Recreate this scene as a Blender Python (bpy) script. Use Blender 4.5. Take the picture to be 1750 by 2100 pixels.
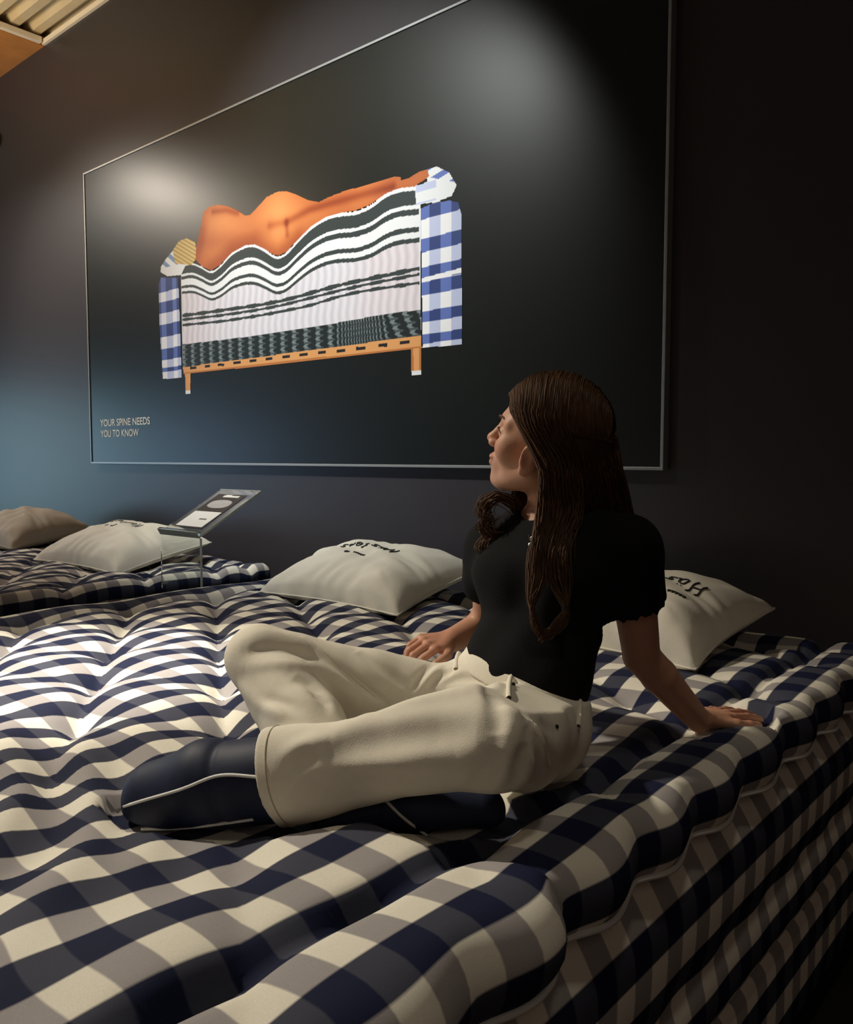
import bpy, math, random
import numpy as np
from mathutils import Vector, Matrix

for o in list(bpy.data.objects): bpy.data.objects.remove(o)
scene = bpy.context.scene
COL = scene.collection
rng = np.random.default_rng(7)
random.seed(7)

# ------------------------------------------------------------------ camera
CAM_H = 1.44
cam_data = bpy.data.cameras.new('camera')
cam_data.sensor_fit = 'HORIZONTAL'
cam_data.sensor_width = 36.0
cam_data.lens = 36.0 * 1711.0 / 1750.0
cam_data.clip_start = 0.05
cam = bpy.data.objects.new('camera', cam_data)
cam.location = (0, 0, CAM_H)
cam.rotation_euler = (math.radians(90 - 3.84), 0, math.radians(40.976))
COL.objects.link(cam)
scene.camera = cam

# ------------------------------------------------------------------ world, exposure
world = bpy.data.worlds.new('dim_showroom_air')
scene.world = world
world.use_nodes = True
bg = world.node_tree.nodes['Background']
bg.inputs['Color'].default_value = (1.0, 0.62, 0.46, 1)
bg.inputs['Strength'].default_value = 0.046
scene.view_settings.view_transform = 'Standard'
scene.view_settings.look = 'None'
scene.view_settings.exposure = 0.0
scene.view_settings.gamma = 1.0
scene.view_settings.use_curve_mapping = False

# ------------------------------------------------------------------ lamps (ceiling track spots, soft sources and added fills)
def aim(o, target):
    d = Vector(target) - o.location
    o.rotation_euler = d.to_track_quat('-Z', 'Y').to_euler()

def spot(name, loc, target, watts, colour, cone, blend=0.8, radius=0.05):
    l = bpy.data.lights.new(name, 'SPOT')
    l.energy = watts; l.color = colour; l.spot_size = math.radians(cone); l.spot_blend = blend
    l.shadow_soft_size = radius
    o = bpy.data.objects.new(name, l); o.location = loc; COL.objects.link(o); aim(o, target)
    return o

def area(name, loc, target, watts, colour, sx, sy):
    l = bpy.data.lights.new(name, 'AREA')
    l.energy = watts; l.color = colour; l.shape = 'RECTANGLE'; l.size = sx; l.size_y = sy
    o = bpy.data.objects.new(name, l); o.location = loc; COL.objects.link(o); aim(o, target)
    return o

WARM = (1.0, 0.90, 0.73)
COOL = (0.62, 0.88, 1.0)
NEUTRAL = (1.0, 0.97, 0.92)
spot('bed_spot', (-2.9, 1.0, 4.2), (-2.2, 1.05, 0.86), 980, (1.0, 0.93, 0.80), 24, 1.0, 0.05)
spot('bed_spot_wide', (-3.9, 0.1, 4.2), (-1.55, 0.95, 0.90), 540, WARM, 50, 1.0, 0.10)
spot('right_edge_spot', (-0.1, 0.9, 4.2), (-0.50, 1.00, 0.86), 34, WARM, 60, 1.0, 0.15)
spot('poster_spot', (-3.2, 0.66, 4.2), (-3.20, 2.85, 2.30), 520, (0.97, 1.0, 0.95), 66, 1.0, 0.06)
spot('left_wall_spot', (-8.2, 0.75, 4.2), (-6.2, 2.89, 1.45), 170, NEUTRAL, 62, 1.0, 0.06)
spot('pillow_spot', (-7.1, 1.25, 3.95), (-5.0, 2.75, 1.20), 180, (1.0, 0.88, 0.74), 84, 1.0, 0.05)
area('left_window', (-10.8, 0.75, 1.35), (-6.0, 2.2, 1.35), 33, (0.48, 0.84, 1.0), 1.5, 1.7)
area('added_blue_panel', (-10.8, -1.7, 1.25), (-4.0, 2.85, 1.2), 28, (0.38, 0.60, 1.0), 1.8, 1.3)  # added unseen panel, spreads a blue sheen on the wall below the poster
area('ceiling_wash', (-5.6, 0.9, 3.3), (-6.2, 2.2, 4.5), 44, (1.0, 0.74, 0.44), 0.7, 0.7)
spot('added_face_fill', (-4.8, -0.7, 2.6), (-0.90, 1.38, 1.38), 95, (1.0, 0.84, 0.66), 20, 1.0, 0.25)  # added warm fill for her face and chest, no fixture there
area('added_right_fill', (1.3, -0.9, 2.9), (-0.7, 1.2, 0.60), 2.6, WARM, 1.2, 1.0)  # added dim fill that brings out the bed side and piping

# ------------------------------------------------------------------ helpers
def link(o, parent=None, label=None, cat=None, group=None, kind=None):
    COL.objects.link(o)
    if parent is not None: o.parent = parent
    if label: o['label'] = label
    if cat: o['category'] = cat
    if group: o['group'] = group
    if kind: o['kind'] = kind
    return o

def empty(name, loc, label, cat, group=None, rz=0.0):
    o = bpy.data.objects.new(name, None)
    o.empty_display_size = 0.1
    o.location = loc; o.rotation_euler = (0, 0, rz)
    return link(o, None, label, cat, group)

def mesh_from(name, verts, faces, mat, parent=None, smooth=True, offset=None, uv=None, colours=None, **kw):
    """verts (N,3); faces either an (M,4)/(M,3) array or a list of tuples"""
    v = np.asarray(verts, dtype=np.float64).reshape(-1, 3)
    if offset is not None: v = v - np.asarray(offset)
    me = bpy.data.meshes.new(name)
    if isinstance(faces, np.ndarray):
        n = faces.shape[1]
        me.vertices.add(len(v)); me.vertices.foreach_set('co', v.astype(np.float32).ravel())
        me.loops.add(faces.size); me.loops.foreach_set('vertex_index', faces.astype(np.int32).ravel())
        me.polygons.add(len(faces)); me.polygons.foreach_set('loop_start', np.arange(0, faces.size, n, dtype=np.int32))
        me.update(calc_edges=True)
    else:
        me.from_pydata(v.tolist(), [], [tuple(f) for f in faces]); me.update()
    me.polygons.foreach_set('use_smooth', np.full(len(me.polygons), smooth, dtype=bool))
    if uv is not None:
        li = np.empty(len(me.loops), dtype=np.int32); me.loops.foreach_get('vertex_index', li)
        lay = me.uv_layers.new(name='UVMap')
        lay.data.foreach_set('uv', np.asarray(uv, dtype=np.float32)[li].ravel())
    if colours is not None:
        a = me.color_attributes.new('Col', 'FLOAT_COLOR', 'POINT')
        c = np.ones((len(v), 4), dtype=np.float32); c[:, :3] = colours
        a.data.foreach_set('color', c.ravel())
    me.validate()
    if mat: me.materials.append(mat)
    o = bpy.data.objects.new(name, me)
    return link(o, parent, **kw)

def box(name, lo, hi, mat, parent=None, offset=None, bevel=0.0, **kw):
    x0, y0, z0 = lo; x1, y1, z1 = hi
    v = [(x0,y0,z0),(x1,y0,z0),(x1,y1,z0),(x0,y1,z0),(x0,y0,z1),(x1,y0,z1),(x1,y1,z1),(x0,y1,z1)]
    f = [(0,3,2,1),(4,5,6,7),(0,1,5,4),(1,2,6,5),(2,3,7,6),(3,0,4,7)]
    o = mesh_from(name, v, f, mat, parent, smooth=False, offset=offset, **kw)
    if bevel:
        m = o.modifiers.new('edge', 'BEVEL'); m.width = bevel; m.segments = 2
    return o

def spline(pts, n):
    """Catmull-Rom through pts -> n samples"""
    p = np.asarray(pts, float)
    p = np.vstack([2*p[0]-p[1], p, 2*p[-1]-p[-2]])
    m = len(p) - 3
    t = np.linspace(0, m - 1e-6, n); i = t.astype(int); f = (t - i)[:, None]
    a, b, c, d = p[i], p[i+1], p[i+2], p[i+3]
    return 0.5*((2*b) + (c-a)*f + (2*a-5*b+4*c-d)*f*f + (3*b-3*c+d-a)*f**3)

def tube(pts, radius, sides=6, closed=False):
    """tube along a polyline; radius scalar or per point -> verts, quad faces"""
    p = np.asarray(pts, float); n = len(p)
    r = np.broadcast_to(np.asarray(radius, float), (n,))
    t = np.roll(p, -1, 0) - np.roll(p, 1, 0) if closed else np.gradient(p, axis=0)
    t /= np.linalg.norm(t, axis=1, keepdims=True) + 1e-12
    ref = np.array([0, 0, 1.0]) if abs(t[0, 2]) < 0.9 else np.array([1.0, 0, 0])
    nn = np.empty_like(p); cur = ref
    for i in range(n):
        cur = cur - t[i]*(cur @ t[i]); cur = cur/(np.linalg.norm(cur) + 1e-12); nn[i] = cur
    bb = np.cross(t, nn)
    a = np.arange(sides)*2*math.pi/sides
    v = p[:, None] + r[:, None, None]*(nn[:, None]*np.cos(a)[None, :, None] + bb[:, None]*np.sin(a)[None, :, None])
    m = n if closed else n-1
    i = np.arange(m)[:, None]; j = np.arange(sides)[None]
    i2 = (i+1) % n; j2 = (j+1) % sides
    f = np.stack([i*sides+j, i*sides+j2, i2*sides+j2, i2*sides+j], -1).reshape(-1, 4)
    return v.reshape(-1, 3), f

def joined(parts):
    vs, fs, o = [], [], 0
    for v, f in parts:
        vs.append(v); fs.append(f + o); o += len(v)
    return np.vstack(vs), np.vstack(fs)

# ------------------------------------------------------------------ materials
def mat(name, colour, rough=0.6, metal=0.0, noise=0.0, nscale=40.0, bump=0.0, bscale=200.0, spec=0.5, sheen=0.0):
    m = bpy.data.materials.new(name); m.use_nodes = True
    nt = m.node_tree; b = nt.nodes['Principled BSDF']
    b.inputs['Base Color'].default_value = (*colour, 1)
    b.inputs['Roughness'].default_value = rough
    b.inputs['Metallic'].default_value = metal
    b.inputs['Specular IOR Level'].default_value = spec
    if sheen:
        b.inputs['Sheen Weight'].default_value = sheen
    tc = nt.nodes.new('ShaderNodeTexCoord')
    if noise:
        n = nt.nodes.new('ShaderNodeTexNoise'); n.inputs['Scale'].default_value = nscale; n.inputs['Detail'].default_value = 4
        mx = nt.nodes.new('ShaderNodeMix'); mx.data_type = 'RGBA'
        mx.inputs[6].default_value = (*[c*(1-noise) for c in colour], 1)
        mx.inputs[7].default_value = (*[min(1, c*(1+noise)) for c in colour], 1)
        nt.links.new(tc.outputs['Object'], n.inputs['Vector'])
        nt.links.new(n.outputs['Fac'], mx.inputs[0]); nt.links.new(mx.outputs[2], b.inputs['Base Color'])
    if bump:
        n = nt.nodes.new('ShaderNodeTexNoise'); n.inputs['Scale'].default_value = bscale; n.inputs['Detail'].default_value = 3
        bp = nt.nodes.new('ShaderNodeBump'); bp.inputs['Strength'].default_value = bump; bp.inputs['Distance'].default_value = 0.002
        nt.links.new(tc.outputs['Object'], n.inputs['Vector'])
        nt.links.new(n.outputs['Fac'], bp.inputs['Height']); nt.links.new(bp.outputs['Normal'], b.inputs['Normal'])
    return m

CHECK = 0.0615
def gingham(name, u0, v0, cu=CHECK, cv=0.0575, tint=1.0):
    """yarn-dyed check read from the UV map (metres): strong stripes along U, weak ones along V"""
    m = bpy.data.materials.new(name); m.use_nodes = True
    nt = m.node_tree; L = nt.links.new; b = nt.nodes['Principled BSDF']
    b.inputs['Roughness'].default_value = 0.8; b.inputs['Specular IOR Level'].default_value = 0.2
    uv = nt.nodes.new('ShaderNodeUVMap'); sp = nt.nodes.new('ShaderNodeSeparateXYZ'); L(uv.outputs[0], sp.inputs[0])
    def stripe(out, o0, c):
        a = nt.nodes.new('ShaderNodeMath'); a.operation = 'MULTIPLY_ADD'; L(out, a.inputs[0])
        a.inputs[1].default_value = 1/(2*c); a.inputs[2].default_value = -o0/(2*c) + 0.25
        f = nt.nodes.new('ShaderNodeMath'); f.operation = 'FRACT'; L(a.outputs[0], f.inputs[0])
        # triangle 0..1..0 then a steep ramp = a woven, very slightly soft stripe edge
        p = nt.nodes.new('ShaderNodeMath'); p.operation = 'PINGPONG'; p.inputs[1].default_value = 0.5
        s = nt.nodes.new('ShaderNodeMath'); s.operation = 'ADD'; s.inputs[1].default_value = 0.25; L(f.outputs[0], s.inputs[0])
        L(s.outputs[0], p.inputs[0])
        r = nt.nodes.new('ShaderNodeMapRange'); L(p.outputs[0], r.inputs[0])
        r.inputs[1].default_value = 0.235; r.inputs[2].default_value = 0.265
        return r.outputs[0]
    su = stripe(sp.outputs[0], u0, cu); sv = stripe(sp.outputs[1], v0, cv)
    def mix(fac, A, B):
        x = nt.nodes.new('ShaderNodeMix'); x.data_type = 'RGBA'; L(fac, x.inputs[0])
        for k, c in ((6, A), (7, B)):
            if isinstance(c, tuple): x.inputs[k].default_value = (*[q*tint for q in c], 1)
            else: L(c, x.inputs[k])
        return x.outputs[2]
    light = mix(sv, (0.84, 0.80, 0.69), (0.36, 0.335, 0.335))
    dark = mix(sv, (0.052, 0.056, 0.084), (0.008, 0.012, 0.042))
    col = mix(su, light, dark)
    n = nt.nodes.new('ShaderNodeTexNoise'); n.inputs['Scale'].default_value = 700; n.inputs['Detail'].default_value = 2
    tc = nt.nodes.new('ShaderNodeTexCoord'); L(tc.outputs['Object'], n.inputs['Vector'])
    mr = nt.nodes.new('ShaderNodeMapRange'); L(n.outputs['Fac'], mr.inputs[0]); mr.inputs[3].default_value = 0.82; mr.inputs[4].default_value = 1.18
    h = nt.nodes.new('ShaderNodeMix'); h.data_type = 'RGBA'; h.blend_type = 'MULTIPLY'; h.inputs[0].default_value = 1
    L(col, h.inputs[6]); cmb = nt.nodes.new('ShaderNodeCombineColor'); [L(mr.outputs[0], cmb.inputs[i]) for i in range(3)]; L(cmb.outputs[0], h.inputs[7])
    L(h.outputs[2], b.inputs['Base Color'])
    bp = nt.nodes.new('ShaderNodeBump'); bp.inputs['Strength'].default_value = 0.15; bp.inputs['Distance'].default_value = 0.001
    L(n.outputs['Fac'], bp.inputs['Height']); L(bp.outputs[0], b.inputs['Normal'])
    return m

def colour_attr_mat(name, rough, spec=0.4, sss=0.0, noise=0.0):
    m = bpy.data.materials.new(name); m.use_nodes = True
    nt = m.node_tree; b = nt.nodes['Principled BSDF']
    a = nt.nodes.new('ShaderNodeVertexColor'); a.layer_name = 'Col'
    nt.links.new(a.outputs['Color'], b.inputs['Base Color'])
    b.inputs['Roughness'].default_value = rough; b.inputs['Specular IOR Level'].default_value = spec
    if sss:
        b.inputs['Subsurface Weight'].default_value = sss
        b.inputs['Subsurface Radius'].default_value = (1.0, 0.35, 0.2); b.inputs['Subsurface Scale'].default_value = 0.006
    return m

M = {}
M['wall'] = mat('matt_dark_blue_wall_paint', (0.036, 0.032, 0.037), 0.40, noise=0.05, nscale=14, bump=0.10, bscale=60, spec=0.4)
M['floor'] = mat('charcoal_floor', (0.015, 0.014, 0.014), 0.6, noise=0.2, nscale=20)
M['deck'] = mat('cream_metal_deck', (0.62, 0.55, 0.40), 0.45, noise=0.16, nscale=5)
M['trim'] = mat('white_edge_trim', (0.80, 0.76, 0.68), 0.5)
M['wood'] = mat('orange_pine_beam', (0.50, 0.22, 0.06), 0.5, noise=0.35, nscale=6)
M['alu'] = mat('brushed_aluminium_frame', (0.36, 0.37, 0.37), 0.45, metal=0.6)
M['panel'] = mat('satin_black_print', (0.006, 0.008, 0.007), 0.34, spec=0.42, noise=0.05, nscale=60)
M['print'] = colour_attr_mat('flat_printed_picture', 0.5, 0.3)
M['letter'] = mat('pale_lettering', (0.88, 0.88, 0.82), 0.6)
M['pillow'] = mat('white_cotton', (0.80, 0.76, 0.66), 0.85, noise=0.04, nscale=30, bump=0.25, bscale=120, spec=0.2)
M['pillow_grey'] = mat('oatmeal_cotton', (0.42, 0.37, 0.31), 0.85, noise=0.06, nscale=30, bump=0.25, bscale=120, spec=0.2)
M['ink'] = mat('black_embroidery', (0.02, 0.02, 0.022), 0.8)
M['ink_grey'] = mat('grey_embroidery', (0.16, 0.15, 0.14), 0.8)
M['piping'] = mat('white_piping', (0.78, 0.78, 0.76), 0.7)
M['leg'] = mat('black_bed_leg', (0.02, 0.018, 0.016), 0.5, noise=0.2)
M['card'] = mat('dark_info_card', (0.03, 0.022, 0.02), 0.4, noise=0.1)
M['paper'] = mat('white_paper', (0.80, 0.77, 0.72), 0.7, noise=0.03)
M['photo'] = mat('grey_printed_oval', (0.42, 0.39, 0.38), 0.6, noise=0.2, nscale=50)
gl = bpy.data.materials.new('clear_acrylic'); gl.use_nodes = True
gb = gl.node_tree.nodes['Principled BSDF']
gb.inputs['Base Color'].default_value = (0.93, 0.98, 0.96, 1); gb.inputs['Roughness'].default_value = 0.03
gb.inputs['Transmission Weight'].default_value = 1.0; gb.inputs['IOR'].default_value = 1.49
M['acrylic'] = gl
M['acrylic_edge'] = mat('acrylic_edge_painted_light', (0.40, 0.47, 0.43), 0.25, noise=0.2, nscale=30)  # pale opaque strips; light caught in the edges is put into the colour

# ------------------------------------------------------------------ the setting
WALL_Y = 2.89
box('floor', (-9.5, -3.5, -0.1), (3.0, WALL_Y, 0.0), M['floor'], kind='structure')
box('wall_back', (-9.5, WALL_Y, 0.0), (3.0, WALL_Y + 0.12, 4.385), M['wall'], kind='structure')

# ribbed metal ceiling: ribs run along the wall
def deck():
    ys = []; y = WALL_Y + 0.12
    prof = []
    pitch, depth = 0.15, 0.055
    k = 0
    while y - k*pitch > -3.5:
        y0 = y - k*pitch
        prof += [(y0, 0), (y0-0.055, 0), (y0-0.075, depth), (y0-0.13, depth)]
        k += 1
    prof.append((y - k*pitch, 0))
    n = len(prof)
    v = [(x, a, 4.46 + b) for x in (-9.5, 3.0) for a, b in prof]
    f = [(i, i+1, n+i+1, n+i) for i in range(n-1)]
    o = mesh_from('ceiling', v, f, M['deck'], smooth=False, kind='structure')
    s = o.modifiers.new('sheet', 'SOLIDIFY'); s.thickness = 0.004
    return o
deck()
box('trim_1', (-6.15, WALL_Y - 0.02, 4.385), (3.0, WALL_Y + 0.10, 4.42), M['trim'], kind='structure')
beam = box('ceiling_beam', (-7.6, -3.0, 4.385), (-6.17, WALL_Y + 0.1, 4.455), M['wood'], kind='structure', bevel=0.004)
box('trim_2', (-6.165, -3.0, 4.39), (-6.125, WALL_Y - 0.03, 4.43), M['trim'], kind='structure', bevel=0.003)

# small dark round fitting on the wall at the far left
def wall_disc():
    a = np.linspace(0, 2*math.pi, 28, endpoint=False)
    rings = [(0.0, 0.0), (0.052, 0.0), (0.060, -0.004), (0.060, -0.016), (0.045, -0.022), (0.040, -0.014), (0.0, -0.014)]
    v, f = [], []
    for r, y in rings:
        for t in a: v.append((r*math.cos(t), y, r*math.sin(t)))
    n = len(a)
    for i in range(len(rings)-1):
        for j in range(n): f.append((i*n+j, i*n+(j+1) % n, (i+1)*n+(j+1) % n, (i+1)*n+j))
    o = mesh_from('wall_fitting', v, f, M['leg'], label='small dark round fitting on the wall, cut by the left frame edge', cat='fitting')
    o.location = (-6.985, WALL_Y - 0.001, 3.925)
wall_disc()

# ------------------------------------------------------------------ beds
def smoothstep(a, b, x):
    t = np.clip((x - a)/(b - a), 0, 1); return t*t*(3 - 2*t)

TOP = 0.868
def scallop(y):
    y = y + 0.018*np.sin(5.3*y)
    s = np.abs(np.sin((y - 1.16)*math.pi/0.225)); return 0.45*s + 0.55*s*s
def tuft_points(x0, x1, y0, y1):
    pts = []
    for k in range(-20, 20):
        x = -2.33 + 0.28*k
        for m in range(-12, 14):
            y = 1.24 - 0.19*k + 0.38*m
            if x0 + 0.12 < x < x1 - 0.20 and y0 + 0.15 < y < y1 - 0.12: pts.append((x, y))
    return np.array(pts)

def quilt(x, y, b, near):
    """height of the topper's upper side; b = its edge box"""
    x0, x1, y0, y1 = b
    z = np.zeros_like(x)
    tp = tuft_points(*b)
    d1 = np.full_like(x, 9.0); d2 = np.full_like(x, 9.0)
    for tx, ty in tp:
        d = np.sqrt((x-tx)**2 + ((y-ty)*0.85)**2)
        d2 = np.minimum(d2, np.maximum(d, d1)); d1 = np.minimum(d1, d)
    cr = np.zeros_like(x)
    for tx, ty in tp:
        for ux, uy, k in ((0.28, -0.19, 1.0), (0.28, 0.19, 0.14)):
            t = np.clip(((x-tx)*ux + (y-ty)*uy)/(ux*ux + uy*uy), 0, 1)
            e = (x-tx-t*ux)**2 + (y-ty-t*uy)**2
            cr = np.maximum(cr, k*np.exp(-(np.sqrt(e)/0.036)**1.3))
    amp = np.ones_like(x)
    if near:   # the cover lies flatter towards the foot and the right
        amp = 0.30 + 0.70*smoothstep(0.62, 1.05, y + 0.30*(-1.3 - x)) * (1 - 0.45*smoothstep(-1.25, -0.95, x))
    z -= amp*(0.040*np.exp(-(d1/0.065)**1.2) + 0.032*cr)
    z += amp*0.012
    # rolled border along the long edges, pinched by a line of tufts
    for e, s in ((x1, 1), (x0, -1)):
        q = (e - x)*s
        pin = 1 - scallop(y)
        z -= (0.020 + 0.020*pin)*np.exp(-((q - 0.125)/0.022)**2)
        z += 0.006*np.exp(-((q - 0.03)/0.05)**2)
    z -= 0.03*np.exp(-((y1 - y - 0.10)/0.03)**2)
    # loose cloth
    w = 0.0022*np.sin(9*x + 5*y + 1.3*np.sin(6*y)) + 0.003*np.sin(17*x - 11*y + 2*np.sin(5*x))
    z += w
    if near:
        mk = np.exp(-((x + 1.42)/0.34)**2 - ((y - 0.62)/0.26)**2)
        z += mk*0.009*np.sin((x*0.55 + y*0.83)*50 + 2.0*np.sin(x*6) + 1.2*np.sin(y*9))
        mk2 = smoothstep(1.0, 0.7, y)
        z += mk2*0.0045*np.sin((x*0.9 + y*0.35)*22 + 1.5*np.sin(y*7 + x*3))
        # weight of the sitter and of the propping hand
        z -= 0.030*np.exp(-((x + 0.93)/0.20)**2 - ((y - 1.42)/0.20)**2)
        z -= 0.012*np.exp(-((x + 0.72)/0.08)**2 - ((y - 1.80)/0.08)**2)
        z -= 0.017*np.exp(-((x + 1.13)/0.26)**2 - ((y - 0.72)/0.17)**2)
        # fold of the cover across the foot corner
        fold = smoothstep(-1.05, -0.85, x)
        yf = 0.905 + 0.03*np.sin(9*x)
        z += fold*0.016*smoothstep(yf + 0.012, yf - 0.012, y)
    return z

def make_topper(parent, b, near, res, mat_, thick=0.105):
    x0, x1, y0, y1 = b
    th = np.linspace(-1.35, math.pi/2 - 0.18, 11)
    xi = np.arange(x0, x1 + 1e-6, (x1-x0)/round((x1-x0)/res)); yi = np.arange(y0, y1 + 1e-6, (y1-y0)/round((y1-y0)/res))
    k = len(th); rz = thick/2
    nx, ny = len(xi) + 2*k, len(yi) + 2*k
    ax = np.concatenate([np.full(k, x0), xi, np.full(k, x1)]); tx = np.concatenate([th, np.full(len(xi), math.pi/2), th[::-1]])
    sx = np.concatenate([-np.ones(k), np.zeros(len(xi)), np.ones(k)])
    ay = np.concatenate([np.full(k, y0), yi, np.full(k, y1)]); ty = np.concatenate([th, np.full(len(yi), math.pi/2), th[::-1]])
    sy = np.concatenate([-np.ones(k), np.zeros(len(yi)), np.ones(k)])
    AX, AY = np.meshgrid(ax, ay, indexing='ij'); TX, TY = np.meshgrid(tx, ty, indexing='ij'); SX, SY = np.meshgrid(sx, sy, indexing='ij')
    sc = scallop(AY)
    RX = 0.034 + 0.024*sc
    if near: RX = RX + 0.022*smoothstep(0.93, 0.88, AY)
    RY = 0.04
    X = AX + SX*RX*np.cos(TX); Y = AY + SY*RY*np.cos(TY)
    q = quilt(AX, AY, b, near)
    s = np.minimum(np.sin(TX), np.sin(TY))
    zc = TOP - rz
    up = np.clip((s + 1)/2, 0, 1)
    Z = zc + rz*s + q*up
    Z -= np.where(s < 0, 0.012*sc*(SX != 0), 0)*np.clip(-s, 0, 1)
    au = 0.062
    U = AX + SX*au*(math.pi/2 - TX); V = AY + SY*au*(math.pi/2 - TY)
    U = U + 0.010*np.sin(3.1*AY + 1.0) + 0.006*np.sin(7*AX + 4*AY); V = V + 0.008*np.sin(4*AX) + 0.006*np.sin(6*AY + 3*AX)
    if near:
        sel = smoothstep(-1.05, -0.85, AX)*(AY < 0.905 + 0.03*np.sin(9*AX))
        V = V + 0.035*sel; U = U - 0.022*sel
        U = U + smoothstep(0.9, 0.3, AY)*0.03*np.sin(5*AX + 1)
    i = np.arange(nx-1)[:, None]; j = np.arange(ny-1)[None]
    f = np.stack([i*ny+j, (i+1)*ny+j, (i+1)*ny+j+1, i*ny+j+1], -1).reshape(-1, 4)
    org = np.array(parent.location)
    rim = [a*ny for a in range(nx)] + [(nx-1)*ny + c for c in range(1, ny)] + [a*ny + ny-1 for a in range(nx-2, -1, -1)] + [c for c in range(ny-2, 0, -1)]
    f = [tuple(q) for q in f.tolist()] + [tuple(rim)]
    o = mesh_from('cover', np.stack([X, Y, Z], -1).reshape(-1, 3), f, mat_, parent, offset=org, uv=np.stack([U, V], -1).reshape(-1, 2))
    # piping cord under the rolled border, all four sides
    yy = np.arange(y0 + 0.01, y1 - 0.01, 0.012)
    def cord_x(e, sgn):
        s2 = scallop(yy)
        r = 0.030 + 0.026*s2 + (0.018*smoothstep(0.93, 0.88, yy) if near else 0)
        return np.stack([e + sgn*r*0.80, yy, zc - rz*0.72 - 0.010*s2], -1)
    for e, sgn in ((x1, 1), (x0, -1)):
        v, ff = tube(cord_x(e, sgn), 0.0054, 6)
        mesh_from('piping', v, ff, M['piping'], parent, offset=org)
    xx = np.arange(x0, x1, 0.03)
    for e, sgn in ((y0, -1), (y1, 1)):
        v, ff = tube(np.stack([xx, np.full_like(xx, e + sgn*0.033), np.full_like(xx, zc - rz*0.75)], -1), 0.0054, 6)
        mesh_from('piping', v, ff, M['piping'], parent, offset=org)
    return o

def wrapped_block(name, b, profile, mat_, parent, org):
    """box of padded layers: profile = list of (outward, z) from the top inwards point down the side; closed top and bottom"""
    x0, x1, y0, y1 = b
    pr = spline(profile, 90)
    ln = np.concatenate([[0], np.cumsum(np.linalg.norm(np.diff(pr, axis=0), axis=1))])
    ys = np.arange(y0, y1 + 1e-6, (y1-y0)/110); xs = np.arange(x0, x1 + 1e-6, (x1-x0)/60)
    vs, fs, uvs, base = [], [], [], 0
    def strip(pos, uvf, along, flip=False):
        nonlocal base
        n, k = len(along), len(pr)
        vv = np.array([[pos(a, p, c) for c, p in enumerate(pr)] for a in along]).reshape(-1, 3)
        uu = np.array([[uvf(a, ln[c]) for c in range(k)] for a in along]).reshape(-1, 2)
        i = np.arange(n-1)[:, None]; j = np.arange(k-1)[None]
        f = np.stack([i*k+j, i*k+j+1, (i+1)*k+j+1, (i+1)*k+j], -1).reshape(-1, 4)
        if flip: f = f[:, ::-1]
        vs.append(vv); fs.append(f + base); uvs.append(uu); base += len(vv)
    rip = lambda a, z: 0.004*math.sin(a*27)*math.exp(-((z - 0.50)/0.05)**2)
    strip(lambda a, p, c: (x1 + p[0] + rip(a, p[1]), a, p[1]), lambda a, l: (l, a), ys, True)
    strip(lambda a, p, c: (x0 - p[0] - rip(a, p[1]), a, p[1]), lambda a, l: (l, a), ys)
    strip(lambda a, p, c: (a, y0 - p[0], p[1]), lambda a, l: (l, a), xs)
    strip(lambda a, p, c: (a, y1 + p[0], p[1]), lambda a, l: (l, a), xs, True)
    for z, p in ((pr[0][1], pr[0][0]), (pr[-1][1], pr[-1][0])):
        vs.append(np.array([(x0-p, y0-p, z), (x1+p, y0-p, z), (x1+p, y1+p, z), (x0-p, y1+p, z)]))
        fs.append(np.array([[base, base+1, base+2, base+3]])); uvs.append(np.array([(x0, y0), (x1, y0), (x1, y1), (x0, y1)])); base += 4
    return mesh_from(name, np.vstack(vs), np.vstack(fs), mat_, parent, offset=org, uv=np.vstack(uvs))

G_top = gingham('blue_check_topper', -0.638, 0.595)
G_far = gingham('blue_check_far_topper', -3.40, 0.60)
G_side = gingham('blue_check_mattress', 0.1415, 0.595)
G_base = gingham('blue_check_base', 0.095, 0.610)

def make_bed(b, label_bed, label_top, near, res, grp_b, grp_t):
    x0, x1, y0, y1 = b
    org = ((x0+x1)/2, (y0+y1)/2, 0)
    bed = empty('bed', org, label_bed, 'bed', grp_b)
    wrapped_block('mattress', b, [(-0.05, 0.752), (-0.012, 0.748), (0.012, 0.722), (0.036, 0.675), (0.040, 0.62), (0.036, 0.56), (0.024, 0.50), (0.034, 0.455), (0.036, 0.405), (0.020, 0.362), (0.004, 0.348)], G_side, bed, org)
    wrapped_block('base', b, [(-0.002, 0.345), (0.016, 0.335), (0.026, 0.305), (0.028, 0.22), (0.026, 0.13), (0.016, 0.098), (-0.002, 0.09)], G_base, bed, org)
    for lx in (x0 + 0.2, x1 - 0.2):
        for ly in (y0 + 0.2, y1 - 0.2):
            v, f = tube([(lx, ly, 0), (lx, ly, 0.02), (lx, ly, 0.092)], [0.03, 0.032, 0.04], 14)
            mesh_from('leg', v, f, M['leg'], bed, offset=org)
    top = empty('mattress_topper', (org[0], org[1], TOP - 0.105), label_top, 'topper', grp_t)
    make_topper(top, b, near, res, G_top if near else G_far)
    return bed, top

B1 = (-3.02, -0.605, 0.12, 2.70)
B2 = (-6.35, -3.50, 0.12, 2.70)
make_bed(B1, 'blue and white checked box bed the woman sits on, right side showing', 'thick tufted checked topper under the sitting woman', True, 0.0115, 'checked beds', 'checked toppers')
make_bed(B2, 'checked box bed at the left frame edge, beyond the acrylic sign stand', 'checked topper under the far-left pillows, edge piping towards the sign stand', False, 0.03, 'checked beds', 'checked toppers')

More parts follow.
